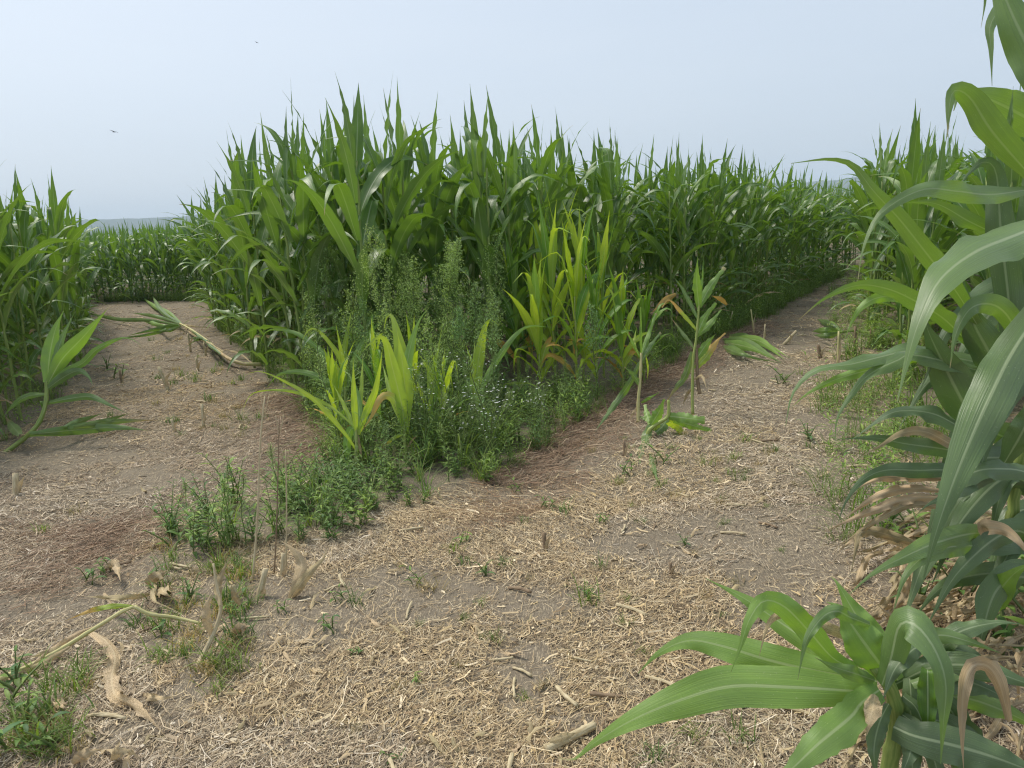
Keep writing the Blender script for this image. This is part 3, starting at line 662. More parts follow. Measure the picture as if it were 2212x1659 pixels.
def build_stunted():
    Z = lambda x, y: (487 + x * .32, 619 + y * .32)      # measured on an enlargement
    def S(base, label, leaves, stalk, mat='lime', sw=7.5, name='stunted_corn'):
        u, v = Z(*base); d = gd(u, v)
        t = ground_thing(name, label, 'corn plant', u, v, 'stunted yellow-green corn at the tip of the middle block')
        path_stalk(t, [(*Z(*p), d) for p in stalk], sw, 'limestalk', nodes=6)
        for i, l in enumerate(leaves):
            pts, w = l[0], l[1]; mt = l[2] if len(l) > 2 else mat
            k = len(pts); off = (-.22, .2, .05, -.12, .25, -.05, .12)[i % 7]
            path_leaf(t, [(*Z(*p), d + off * j / max(1, k - 1)) for j, p in enumerate(pts)], w * .82, mt, n=22, m=4, fold=.35, wave=.008)
        return t
    S((885, 1300), 'stunted yellow-green corn at the left, two long thin leaves arching over the left path', [
        ([(880, 1100), (800, 985), (600, 765), (400, 640), (230, 572), (130, 600)], 13), ([(875, 950), (700, 805), (480, 715), (300, 700), (170, 732), (105, 860)], 9),
        ([(880, 1040), (880, 965), (845, 965), (820, 1060), (835, 1200), (862, 1335)], 23, 'midlime'), ([(885, 1000), (868, 760), (862, 480)], 18), ([(890, 1000), (915, 720), (930, 430)], 13),
        ([(900, 1000), (960, 800), (1010, 660)], 17), ([(870, 960), (800, 800), (722, 650)], 12), ([(895, 980), (1000, 740), (1040, 560), (1060, 420)], 18), ([(900, 980), (900, 800), (850, 620), (790, 560)], 18, 'midlime'),
        ([(888, 980), (905, 1080), (930, 1200)], 8, 'brown')], [(885, 1310), (883, 1200), (883, 1000), (885, 940)])
    S((1222, 1210), 'stunted bright yellow-green corn with broad upright leaves and one orange drooping leaf', [
        ([(1215, 1000), (1190, 800), (1130, 560), (1085, 380), (1040, 335), (960, 400), (925, 440)], 38), ([(1212, 960), (1215, 700), (1180, 420), (1130, 215), (1090, 200), (1070, 290)], 44),
        ([(1220, 900), (1222, 560), (1270, 330), (1320, 210), (1375, 140)], 30, 'midlime'), ([(1212, 990), (1170, 820), (1112, 738), (1045, 755), (985, 880), (913, 985)], 24, 'limetip'),
        ([(1215, 960), (1110, 700), (1060, 520)], 20), ([(1225, 900), (1205, 600), (1160, 300)], 40), ([(1210, 990), (1130, 1030), (1010, 1130)], 9, 'limetip'), ([(1225, 1090), (1260, 1040), (1300, 1000)], 6, 'brown')],
        [(1222, 1215), (1215, 1100), (1205, 960), (1212, 860)])
    S((1374, 1100), 'slender stunted corn with narrow upright leaves, between the two broader yellow-green ones', [
        ([(1385, 850), (1280, 640), (1190, 480)], 13), ([(1385, 840), (1375, 600), (1335, 420)], 15), ([(1388, 840), (1410, 540), (1440, 400), (1465, 250)], 12),
        ([(1388, 840), (1440, 650), (1480, 520), (1512, 400)], 12, 'midlime'), ([(1386, 830), (1390, 660), (1375, 490)], 16), ([(1376, 980), (1300, 950), (1240, 985)], 6)],
        [(1374, 1110), (1376, 980), (1380, 830)], sw=5.5)
    S((1685, 1000), 'stunted corn at the right, one pale leaf hanging straight down beside the white flowers', [
        ([(1690, 800), (1700, 560), (1745, 300), (1775, 235), (1800, 228), (1845, 262)], 32), ([(1685, 780), (1650, 690), (1625, 660), (1598, 760), (1595, 900), (1640, 1115)], 20, 'midlime'),
        ([(1700, 780), (1760, 620), (1850, 470), (1950, 335), (2050, 268), (2215, 278)], 18, 'midlime'), ([(1685, 760), (1670, 560), (1625, 395)], 20), ([(1688, 760), (1685, 560), (1680, 370)], 20),
        ([(1690, 740), (1720, 500), (1755, 380)], 22)], [(1685, 1005), (1684, 900), (1690, 760)])
    S((800, 930), 'stunted corn behind the left one, a leaf standing upright and another bowed to the left', [
        ([(810, 700), (770, 480), (640, 310), (575, 285), (530, 340), (510, 400)], 13), ([(810, 700), (690, 480), (560, 365), (450, 305), (300, 292), (245, 350), (235, 420)], 14, 'midlime'),
        ([(812, 680), (800, 480), (820, 320), (855, 140)], 17), ([(815, 700), (880, 480), (960, 330), (1050, 240), (1110, 190)], 20, 'midlime'), ([(810, 720), (700, 560), (620, 420), (500, 410)], 13, 'midlime'),
        ([(815, 720), (760, 560), (700, 440)], 14), ([(812, 720), (690, 640), (560, 585), (440, 575), (350, 600), (275, 690)], 17, 'midlime'), ([(812, 700), (790, 500), (745, 250)], 14)],
        [(800, 935), (808, 820), (812, 640)])
    S((1870, 800), 'thin stunted corn with one small arched leaf to the right of the white flowers', [
        ([(1790, 880), (1860, 690), (1940, 655), (2030, 650), (2100, 680), (2160, 760)], 8), ([(1780, 900), (1830, 700), (1850, 560)], 10), ([(1780, 900), (1740, 760), (1720, 640)], 9)], [(1770, 1010), (1780, 940), (1785, 860)], sw=4.5)
    # the yellow-green clump on the right flank: complete plants
    names = ('tallest', 'left-hand', 'leaning', 'slender', 'right-hand', 'short', 'rear', 'low')
    spots = [(1120, 825, 1.55), (1168, 860, 1.30), (1200, 845, 1.8), (1248, 860, 1.62), (1222, 820, 1.95), (1290, 850, 1.35), (1345, 840, 1.2), (1392, 825, 1.0), (1305, 815, 1.6), (1150, 805, 1.7), (1262, 830, 1.8), (1180, 815, 1.75), (735, 975, .85), (905, 940, 1.0), (962, 965, .8), (825, 945, 1.05)]
    desc = ['light green corn at the left end of the yellow-green clump', 'low yellow-green corn at the front left of the clump on the right flank', 'tall yellow-green corn in the middle of the clump, in front', 'yellow-green corn right of the middle of the clump',
            'tallest yellow-green corn, at the back of the clump against the dark corn', 'yellow-green corn with arching leaves right of the clump centre', 'short light green corn near the right end of the clump', 'smallest light green corn at the right end of the clump, next to the torn plants',
            'light green corn behind the right part of the clump', 'light green corn behind the left part of the clump', 'yellow-green corn behind the centre right of the clump, nearly as tall as the tallest', 'yellow-green corn behind the centre left of the clump', 'small thin-leaved yellow-green corn at the left rim of the weedy tip', 'young yellow-green corn behind the slender stunted one', 'small yellow-green corn between the slender stunted one and the hanging pale leaf', 'young yellow-green corn behind the broad-leaved bright stunted one']
    for i, (u, v, h) in enumerate(spots):
        h *= 1.08; p = PZ(u, v); r = np.random.default_rng(60 + i)
        t = thing('yellow_green_corn', desc[i], 'corn plant', (p[0], p[1], float(gz(p[0], p[1])) - .01), 'yellow-green corn clump on the right flank of the middle block' if i < 12 else 'stunted yellow-green corn at the tip of the middle block', r.uniform(0, 6.28))
        N = 12; SH = h * .55; az0 = r.uniform(0, 6.28)
        g = Geo(); g.add(*stalk_geo(SH, .011, .006, r, (0, 0), 7, 8)); link('stalk', g.mesh('stalk', MT['limestalk']), t)
        lm = 'lime' if i in (1, 2, 3, 4, 8, 10, 11, 12, 13, 14, 15) else 'midlime'
        for k in range(N):
            f = k / (N - 1); z0 = SH * (.2 + .8 * f); az = az0 + math.pi * k + r.normal(0, .4)
            if f < .35: Lf, a0, a1 = r.uniform(.4, .6), R(30), R(r.uniform(80, 130))
            elif f < .7: Lf, a0, a1 = r.uniform(.6, .8), R(18), R(r.uniform(40, 100))
            else: Lf, a0, a1 = (h - z0) * r.uniform(.85, 1.05), R(5), R(r.uniform(8, 30))
            kn = (r.uniform(.6, .85), R(r.uniform(50, 110))) if r.random() < .5 else None
            V, F, U = arc_leaf(r, z0, az, Lf * (.8 if i > 11 else 1), r.uniform(.065, .095) * (.5 if i > 11 else 1), a0, a1, 1.4, r.normal(0, .5), r.normal(0, .3), 16, 4, .6, .25, .006, kink=kn if f < .85 else None)
            g = Geo(); g.add(V, F, U); link('leaf', g.mesh('leaf', MT['orange' if (k == 0 and i % 3 == 0) else ('limetip' if k in (1, 2) and (i + k) % 2 else (lm if r.random() < .7 else ('midlime' if lm == 'lime' else 'lime')))]), t)
build_stunted()

def build_torn():
    Z = lambda x, y: (1062 + x * .32, 531 + y * .32)
    def S(name, base, label, leaves, stalks, mat='midlime', sw=9, dz=0.0):
        u, v = Z(*base); d = gd(u, v)
        t = ground_thing(name, label, 'corn plant', u, v)
        for st in stalks: path_stalk(t, [(*Z(*p), d + dz) for p in st[0]], st[1], st[2] if len(st) > 2 else 'limestalk', nodes=6)
        for i, l in enumerate(leaves):
            pts, w = l[0], l[1]; mt = l[2] if len(l) > 2 else mat; cut = l[3] if len(l) > 3 else None
            k = len(pts); off = (-.15, .1, .03, -.1, .15, -.05, .1)[i % 7]
            path_leaf(t, [(*Z(*p), min(d + off * j / max(1, k - 1), gd(*Z(*p)) - .015)) for j, p in enumerate(pts)], w * .86, mt, n=22, m=4, fold=.45, wave=.01, cut=cut if cut else (.22 if i % 2 else None), jag=.32)
        return t
    S('torn_corn', (990, 1190), 'nearer torn corn stalk on the right path, its leaves stripped to shreds', [
        ([(1010, 740), (1008, 600), (1005, 415)], 9, 'midlime', .6), ([(1012, 740), (1060, 600), (1110, 455)], 15, 'midlime', .6), ([(1005, 790), (1080, 665), (1142, 585)], 17, 'corn', .5),
        ([(1005, 760), (935, 625), (880, 510)], 8, 'midlime'), ([(1000, 790), (930, 930), (840, 1060), (690, 1262)], 20, 'corn'), ([(1005, 950), (955, 870), (900, 820)], 17, 'corn'), ([(985, 720), (962, 660), (978, 550)], 11, 'lime'),
        ([(1010, 1060), (1060, 1030), (1130, 990)], 10, 'midlime'), ([(1040, 740), (1055, 820), (1052, 905)], 6, 'lime'), ([(995, 1080), (960, 1120), (930, 1180)], 9, 'dry'), ([(995, 1150), (1030, 1170), (1080, 1200)], 9, 'browntip')],
        [([(990, 1195), (990, 1050), (1003, 900), (1010, 720)], 7.5, 'yellowstalk')])
    S('torn_corn', (1360, 1140), 'farther torn corn stalk on the right path, with a yellow lower leaf', [
        ([(1400, 420), (1385, 250), (1390, 75)], 27, 'midlime'), ([(1408, 400), (1480, 270), (1575, 145)], 26, 'midlime', .55), ([(1395, 500), (1300, 310), (1222, 200)], 14, 'corn'),
        ([(1385, 570), (1280, 450), (1198, 365), (1150, 420)], 12, 'limetip'), ([(1395, 600), (1470, 530), (1552, 430)], 22, 'midlime', .3), ([(1385, 610), (1440, 480), (1515, 385)], 24, 'midlime', .5), ([(1378, 710), (1290, 590), (1203, 475)], 11, 'browntip'), ([(1370, 900), (1420, 880), (1450, 960)], 10, 'dry'), ([(1360, 960), (1320, 1000), (1290, 1080)], 10, 'brown'),
        ([(1375, 830), (1450, 745), (1520, 645), (1578, 588)], 26, 'limetip'), ([(1385, 760), (1450, 665), (1512, 595)], 26, 'midlime'), ([(1355, 715), (1310, 870), (1240, 965), (1168, 1072)], 20, 'browntip'), ([(1390, 440), (1420, 250), (1430, 60)], 8, 'midlime')],
        [([(1358, 1145), (1355, 1000), (1362, 760), (1382, 620), (1402, 390)], 6.5), ([(1405, 1000), (1390, 900), (1385, 700)], 8, 'brownstalk')])
    S('broken_corn', (1045, 1290), 'broken corn plant crushed down on the right path with chopped leaf ends', [
        ([(1195, 1150), (1330, 1165), (1440, 1180)], 34, 'midlime', .8), ([(1195, 1185), (1240, 1215), (1285, 1260)], 30, 'lime', .7), ([(1230, 1180), (1350, 1210), (1485, 1250)], 26, 'midlime', .6), ([(1075, 1210), (1130, 1120), (1165, 1035)], 32, 'midlime'),
        ([(1070, 1200), (1045, 1130), (1035, 1070)], 22, 'midlime', .5), ([(1070, 1210), (1050, 1280), (1040, 1350)], 34, 'corn', .6), ([(1110, 1260), (1160, 1210), (1190, 1150)], 36, 'corn', .7), ([(1065, 1390), (1085, 1480), (1120, 1585)], 26, 'corn', .3),
        ([(1050, 1300), (1010, 1400), (1000, 1480)], 26, 'corn'), ([(1080, 1230), (1110, 1190), (1100, 1160)], 34, 'lime', .8)],
        [([(1045, 1330), (1060, 1250), (1120, 1200), (1190, 1150), (1195, 1040)], 9), ([(1035, 1660), (1040, 1560), (1035, 1480)], 5, 'drystalk')])
    # cut bundles lying on the right path
    t = ground_thing('fallen_corn', 'bundle of cut green corn leaves lying on the right path beyond the torn stalks', 'corn plant', *Z(1600, 700))
    for i, (a, b, c, w, mt) in enumerate([((1560, 640), (1700, 650), (1960, 790), 22, 'corn'), ((1570, 650), (1750, 690), (1900, 770), 24, 'midlime'), ((1600, 625), (1800, 640), (1980, 770), 20, 'midlime'), ((1640, 620), (1820, 650), (2020, 760), 12, 'midlime'), ((1600, 610), (1720, 615), (1745, 695), 16, 'corn'), ((1560, 680), (1680, 730), (1830, 780), 18, 'corn'), ((1580, 660), (1720, 740), (1960, 795), 16, 'corn')]):
        pz = [Z(*a), Z(*b), Z(*c)]; zz = (.05, .09 + .015 * (i % 3), .02)
        path_leaf(t, [(*q, gd(*q, h)) for q, h in zip(pz, zz)], w, mt, n=20, m=4, fold=.4)
    Y = lambda x, y: (1106 + x * .36, 221 + y * .36)
    t = ground_thing('fallen_corn', 'fallen corn top lying across the right path near the right block', 'corn plant', *Y(1960, 1400))
    path_stalk(t, [(*Y(2212, 1398), gd(*Y(2212, 1398), .05)), (*Y(2080, 1372), gd(*Y(2080, 1372), .06)), (*Y(1960, 1380), gd(*Y(1960, 1380), .06))], 7)
    for i, (a, b, c, w) in enumerate([((1970, 1370), (1900, 1330), (1830, 1300), 14), ((1970, 1380), (1880, 1370), (1795, 1375), 16), ((1965, 1385), (1890, 1400), (1800, 1395), 14), ((1970, 1375), (1920, 1330), (1860, 1325), 12)]):
        path_leaf(t, [(*Y(*q), gd(*Y(*q), h)) for q, h in zip((a, b, c), (.06, .12, .04))], w, 'midlime' if i % 2 else 'corn', n=16, m=4, fold=.4)
build_torn()

def build_left():
    Z = lambda x, y: (x * .28, 619 + y * .28)
    d0 = gd(*Z(80, 1260))
    t = ground_thing('broken_corn', 'snapped corn plant leaning over the left path with two big upright leaves', 'corn plant', *Z(70, 1265))
    path_stalk(t, [(*Z(40, 1285), d0), (*Z(200, 1160), d0), (*Z(300, 1050), d0 + .02), (*Z(355, 890), d0 + .05), (*Z(360, 720), d0 + .07)], 11, nodes=6)
    for i, (pts, w) in enumerate([([(365, 740), (385, 520), (430, 320), (492, 185)], 34), ([(375, 740), (480, 560), (640, 390), (835, 165)], 34), ([(370, 760), (500, 660), (640, 590), (740, 490), (900, 408), (1000, 400), (1090, 455)], 16),
                                  ([(350, 800), (480, 705), (600, 650), (680, 690), (722, 775)], 20), ([(350, 960), (330, 880), (345, 1000), (360, 960), (300, 800)][:3], 12), ([(360, 900), (560, 860), (700, 850), (840, 910), (990, 985)], 16),
                                  ([(385, 720), (470, 420), (575, 200)], 16), ([(350, 830), (200, 850), (80, 940), (20, 1020)], 14)]):
        path_leaf(t, [(*Z(*p), min(d0 + (.1, -.1, -.2, -.15, 0, -.1, .2, .1)[i] * j / len(pts) + .06, gd(*Z(*p)) - .02)) for j, p in enumerate(pts)], w, 'midlime' if i < 3 else 'corn', n=22, m=4, fold=.4)
    for i, (pts, w, mt) in enumerate([([(230, 1140), (600, 1105), (900, 1085), (1150, 1112)], 24, 'corn'), ([(500, 1085), (640, 1030), (795, 978)], 16, 'corn'), ([(570, 1085), (800, 1050), (1000, 1035), (1260, 1030)], 16, 'browntip'), ([(150, 1140), (100, 1080), (40, 1000)], 22, 'browntip'), ([(240, 1140), (700, 1060), (900, 1010), (1010, 970)], 14, 'corn')]):
        path_leaf(t, [(*Z(*p), gd(*Z(*p), (.16, .1, .06, .03)[j])) for j, p in enumerate(pts)], w, mt, n=22, m=4, fold=.5)
    t = ground_thing('fallen_corn', 'uprooted corn lying across the far end of the left path, roots toward the middle block', 'corn plant', *Z(1700, 560))
    hz = lambda p, h: (*Z(*p), gd(*Z(*p), h))
    path_stalk(t, [hz((2010, 600), .06), hz((1880, 598), .07), hz((1740, 540), .1), hz((1600, 420), .12), hz((1480, 335), .14), hz((1390, 285), .16)], 6.5, 'yellowstalk', nodes=6)
    for i, (pts, w, mt) in enumerate([([(1390, 285), (1250, 190), (1170, 60)], 16, 'corn'), ([(1390, 290), (1200, 230), (1000, 200)], 14, 'corn'), ([(1400, 300), (1300, 340), (1200, 300), (1040, 330)], 12, 'corn'), ([(1700, 520), (1560, 400), (1430, 310)], 9, 'browntip'), ([(1900, 600), (1780, 560), (1660, 480)], 9, 'dry'), ([(1560, 400), (1500, 420), (1420, 480)], 9, 'corn'), ([(1380, 300), (1150, 260), (900, 250), (600, 190)], 14, 'corn'), ([(1380, 305), (1200, 330), (960, 385)], 18, 'corn'), ([(1370, 310), (1150, 370), (930, 400), (780, 450)], 12, 'corn'), ([(1390, 280), (1300, 200), (1190, 150), (1080, 70)], 15, 'midlime'),
                                      ([(1390, 290), (1520, 310), (1650, 315)], 8, 'dry'), ([(1620, 430), (1540, 400), (1450, 400)], 12, 'corn'), ([(1720, 500), (1600, 430), (1480, 360), (1400, 290)], 10, 'dry'), ([(1940, 590), (1850, 520), (1720, 480)], 8, 'brown'), ([(1700, 520), (1620, 450), (1590, 400)], 14, 'corn'), ([(1380, 300), (1240, 300), (1060, 250), (880, 300)], 16, 'midlime')]):
        path_leaf(t, [hz(p, (.15, .2, .12, .05)[j]) for j, p in enumerate(pts)], w * .62, mt, n=20, m=4, fold=.5)
build_left()

# ------------------------------------------------------------------ dry stalks, husks, stubs on the ground
def build_dry():
    Z = lambda x, y: (x * .36, 1062 + y * .36); hz = lambda p, h: (*Z(*p), gd(*Z(*p), h))
    t = ground_thing('dry_stalk', 'long yellowed dry corn stalk lying at the bottom left, bent in the middle', 'dry stalk', *Z(560, 830))
    path_stalk(t, [hz((0, 1125), .02), hz((200, 1035), .03), hz((400, 925), .05), hz((600, 800), .1), hz((740, 715), .13), hz((810, 690), .14)], 11, 'yellowstalk', nodes=7)
    path_stalk(t, [hz((805, 690), .14), hz((900, 735), .1), hz((1050, 755), .06), hz((1200, 790), .03)], 9, 'yellowstalk', nodes=7, name='side_stalk')
    path_leaf(t, [hz((810, 690), .14), hz((700, 685), .15), hz((560, 710), .12), hz((390, 775), .06)], 12, 'limetip', n=20, m=4)
    for pts, w in (([(420, 920), (300, 960), (160, 1000)], 16), ([(420, 930), (250, 1030), (30, 1120)], 14), ([(600, 800), (450, 860), (250, 990), (150, 1080)], 12)):
        path_leaf(t, [hz(p, .05) for p in pts], w, 'dry', n=18, m=4, fold=.7)
    t = ground_thing('dry_leaf', 'long mottled dry corn leaf winding over the ground at the bottom left', 'dry leaf', *Z(680, 1120))
    path_leaf(t, [hz((560, 840), .1), hz((640, 900), .09), hz((690, 990), .06), hz((670, 1120), .05), hz((690, 1220), .05), hz((760, 1260), .05), hz((850, 1320), .04), hz((930, 1400), .03), hz((1040, 1520), .01)], 29, 'dry', n=60, m=8, fold=.5, wave=.024, jag=.38, base=.6, roll=-45, roll1=50)
    t = ground_thing('dry_stalk', 'upright shrivelled dry stalk with a clinging husk, left of the path in the foreground', 'dry stalk', *Z(1170, 1080))
    path_stalk(t, [hz((1165, 1085), .0), hz((1230, 960), .04), (*Z(1290, 830), gd(*Z(1200, 1000))), (*Z(1325, 700), gd(*Z(1200, 1000)) + .02), (*Z(1300, 560), gd(*Z(1200, 1000)) + .04), (*Z(1280, 430), gd(*Z(1200, 1000)) + .05)], 13, 'drystalk', taper=.35)
    d = gd(*Z(1200, 1000))
    path_leaf(t, [(*Z(1270, 870), d), (*Z(1240, 750), d - .03), (*Z(1255, 640), d - .02), (*Z(1280, 600), d)], 24, 'dry', n=20, m=4, fold=.8, wave=.012)
    path_leaf(t, [(*Z(1320, 680), d), (*Z(1310, 560), d + .05), (*Z(1350, 450), d + .08), (*Z(1385, 400), d + .08)], 18, 'brown', n=20, m=4, fold=.6, wave=.012)
    path_leaf(t, [(*Z(1440, 680), d + .15), (*Z(1400, 610), d + .12), (*Z(1385, 550), d + .12)], 16, 'brown', n=16, m=4, fold=.6, wave=.012)
    t = ground_thing('dry_husk', 'split dry husk shaped like a V standing beside the low weeds', 'dry husk', *Z(1740, 650))
    d = gd(*Z(1740, 650))
    path_leaf(t, [(*Z(1735, 655), d), (*Z(1800, 560), d - .04), (*Z(1880, 460), d - .03), (*Z(1940, 400), d), (*Z(1965, 325), d + .03)], 22, 'dry', n=22, m=4, fold=.7, wave=.008, base=.7)
    path_leaf(t, [(*Z(1745, 650), d), (*Z(1790, 520), d), (*Z(1810, 430), d + .05), (*Z(1760, 350), d + .06), (*Z(1680, 290), d + .08)], 26, 'dry', n=22, m=4, fold=.5, wave=.008, base=.8)
    path_leaf(t, [(*Z(1740, 650), d), (*Z(1840, 500), d + .02), (*Z(1850, 440), d + .03)], 24, 'dry', n=18, m=4, fold=.5)
    # cut stubs: (u,v) foot, (u,v) top, width px
    stubs = [((1545, 655), (1595, 462), 15, 'pale cut corn stub standing by the low weeds, thickest of the near stubs'), ((1690, 520), (1700, 370), 11, 'grey cut stub half hidden in the low weeds behind the V-shaped husk'),
             ((1430, 670), (1390, 560), 14, 'frayed cut stub between the shrivelled stalk and the pale stub')]
    for f, tp, w, lb in stubs:
        u, v = Z(*f); d = gd(u, v); t = ground_thing('corn_stub', lb, 'stub', u, v, 'cut corn stubs standing on the ground')
        path_stalk(t, [(u, v + 6, d), (*Z(*tp), d + .01)], w, 'drystalk', taper=.85, n=8, name='stump')
        path_leaf(t, [(u, v, d - .01), ((u + Z(*tp)[0]) / 2 + 6, v - 18, d - .02), (u + 14, v - 30, d - .03)], w * .8, 'dry', n=10, m=3, name='sheath')
    far = [((366, 845), (342, 792), 8, 'slanting pale cut stub in the middle of the left path'), ((440, 920), (436, 872), 8, 'upright pale cut stub on the right half of the left path'), ((378, 930), (370, 905), 7, 'short splayed stub left of the upright pale one'), ((35, 1075), (33, 1022), 14, 'thick weathered stub at the left edge of the photo'),
           ((412, 758), (406, 720), 5, 'thin stub under the fallen corn plant at the far end of the left path'), ((428, 802), (424, 772), 6, 'small leaning stub in front of the fallen corn on the left path'), ((265, 830), (258, 800), 6, 'thin stub on the left side of the left path beside a dark weed'), ((445, 770), (440, 740), 5, 'thin stub just below the fallen stalk of the left path'),
           ((1648, 750), (1653, 700), 3.5, 'tall thin stub on the right path in front of the far corn'), ((1810, 792), (1812, 715), 6, 'yellowish tall stub standing on the right path near the fallen corn top'), ((1846, 770), (1848, 705), 7, 'dark brown stub on the right path, right of the yellowish one'), ((1880, 745), (1882, 706), 6, 'dark brown stub close to the right block'),
           ((1772, 775), (1768, 745), 9, 'low brown broken stub on the right path, left of the yellowish one'), ((1690, 745), (1720, 715), 7, 'forked dry stub slanting on the right path'), ((1630, 725), (1622, 668), 3.5, 'frayed yellow stub at the edge of the middle block'), ((1570, 720), (1583, 672), 3, 'frayed thin stub at the corner of the middle block'),
           ((1350, 985), (1348, 950), 7, 'dark short stub left of the nearer torn corn'), ((1178, 1190), (1175, 1150), 10, 'dark chewed stub on the bare ground right of the weeds'), ((1450, 1240), (1448, 1215), 9, 'small reddish cut tuft stub in the middle of the right path')]
    for i, (f, tp, w, lb) in enumerate(far):
        u, v = f; d = gd(u, v); t = ground_thing('corn_stub', lb, 'stub', u, v, 'cut corn stubs standing on the ground')
        mt = 'brownstalk' if 'dark' in lb or 'brown' in lb or 'reddish' in lb else ('yellowstalk' if 'yellow' in lb else 'drystalk')
        path_stalk(t, [(u, v + 2, d), (tp[0], tp[1], d + .01)], w, mt, taper=.8, n=6, k=8, name='stump')
        path_leaf(t, [(u, v, d - .01), ((u + tp[0]) / 2 + w * .6, (v + tp[1]) / 2, d - .02), (u + w * 1.4, tp[1] + 4, d - .03)], w * .8, 'dry' if mt != 'brownstalk' else 'brown', n=8, m=3, name='sheath')
    # thick stalk piece lying in the foreground
    Y = lambda x, y: (708 + x * .36, 1062 + y * .36); hy = lambda p, h: (*Y(*p), gd(*Y(*p), h))
    t = ground_thing('stalk_piece', 'thick cut length of dry corn stalk lying in front of the longest green leaf tip', 'stalk piece', *Y(1450, 1480))
    path_stalk(t, [hy((1310, 1545), .012), hy((1450, 1475), .014), hy((1600, 1400), .014)], 20, 'drystalk', taper=.9, nodes=9)
    path_leaf(t, [hy((1330, 1500), .03), hy((1420, 1470), .045), hy((1500, 1445), .03)], 18, 'dry', n=12, m=4, name='sheath')
    # tall thin dead stems in front of the weeds
    for i, (pts, w, lb) in enumerate([([(545, 1262), (556, 1120), (562, 960), (572, 856)], 5.5, 'tallest thin dead stem standing in front of the left path, left of the others'), ([(592, 1245), (598, 1120), (602, 950), (604, 898)], 3.5, 'thin reddish dead stem in the middle of three standing in front of the weeds'), ([(618, 1240), (619, 1100), (617, 970)], 4, 'shortest thin dead stem, right of the two others in front of the weeds')]):
        u, v = pts[0][:2]; d = gd(u, v); t = ground_thing('dead_weed', lb, 'dead weed', u, v)
        path_stalk(t, [(a, b, d + .01 * j) for j, (a, b) in enumerate(pts)], w, 'drystalk' if i != 1 else 'brownstalk', taper=.6, n=14, k=6)
        tu, tv = pts[-1]
        for s_ in (-1, 1):
            path_stalk(t, [(tu - 1, tv + 40, d + .03), (tu + s_ * 5, tv + 18, d + .03), (tu + s_ * 9, tv - 2, d + .03)], 2.2, 'drystalk', n=6, k=4, name='twig')
    hk = [([(640, 470), (690, 440), (725, 540)], 22, 'dry', 'pale split husk standing at the lower left, left of the weeds'), ([(880, 560), (950, 500), (1005, 470)], 30, 'brown', 'crumpled brown husk lying under the low weeds at the lower left'), ([(935, 520), (920, 640), (1000, 690), (1110, 740)], 14, 'dry', 'bent yellowish dry leaf with a sharp kink left of the upright shrivelled stalk'), ([(900, 620), (760, 635), (500, 630)], 14, 'dry', 'long flat straw-coloured dry leaf lying on the brown litter at the lower left'),
          ([(960, 560), (990, 610), (1040, 640)], 34, 'dry', 'broad pale scrap of dry leaf beside the bent yellowish one'), ([(850, 1225), (960, 1240), (1060, 1225)], 18, 'dry', 'frayed tuft of dry leaf right of the long winding leaf'), ([(440, 1640), (520, 1570), (630, 1540)], 30, 'brown', 'pale brown dry leaf at the bottom edge of the photo, left'), ([(690, 1620), (720, 1560), (800, 1570), (840, 1610)], 26, 'dry', 'curled dry leaf near the bottom edge below the winding leaf'),
          ([(1400, 870), (1450, 810), (1490, 790)], 26, 'brown', 'grey-brown dry leaf piece right of the upright shrivelled stalk'), ([(1050, 30), (1120, 20), (1190, 0)], 12, 'dry', 'small pale husk alone on the brown litter of the left path'), ([(330, 1240), (380, 1290), (420, 1320)], 22, 'dry', 'short pale dry leaf left of the long winding leaf')]
    for pts, w, mt, lb in hk:
        u, v = Z(*pts[0]); t = ground_thing('dry_leaf', lb, 'dry leaf', u, v)
        path_leaf(t, [hz(p, (.02, .09, .06, .03)[j]) for j, p in enumerate(pts)], w, mt, n=24, m=5, fold=.7, wave=.02, jag=.25, base=.7, roll=25, roll1=-30, name='blade')
    # orange dying leaves among the foot of the corn
    Q = lambda x, y: (1106 + x * .36, 221 + y * .36)
    for i, (pts, w, lb) in enumerate([([(985, 1150), (920, 1190), (835, 1265)], 16, 'broad orange dead leaf hanging at the corn foot left of the farther torn stalk'), ([(1290, 1215), (1250, 1180), (1195, 1160)], 11, 'orange dead leaf at the foot of the corn right of the far torn stalk'), ([(270, 1440), (200, 1460), (115, 1495)], 7, 'thin orange dead leaf under the yellow-green clump')]):
        u, v = Q(*pts[0]); d = gd(u + 10, 760 if i < 2 else 850); t = thing('dead_leaf', lb, 'dead leaf', P(u, v, d))
        path_leaf(t, [(*Q(*p), d - .05 * j) for j, p in enumerate(pts)], w, 'orange', n=14, m=4, fold=.5, wave=.01, name='blade')
build_dry()

# ------------------------------------------------------------------ weeds
WG = [(.10, .18, .045), (.13, .22, .055), (.17, .28, .07), (.10, .19, .07), (.21, .31, .10)]
def lance(r, o, az, L, w, th0, th1, n=4, m=2, fold=.35):
    v = np.linspace(0, 1, n + 1); th = th0 + (th1 - th0) * v
    d = np.stack([np.sin(th) * math.cos(az), np.sin(th) * math.sin(az), np.cos(th)], -1)
    C = np.zeros((n + 1, 3)); C[1:] = np.cumsum(d[1:] * (L / n), 0); C += o
    S = np.tile(np.array([-math.sin(az), math.cos(az), 0]), (n + 1, 1))
    wd = w * np.maximum(np.sin(math.pi * v ** .75), .03)
    return ribbon(C, -S, wd, fold, m)

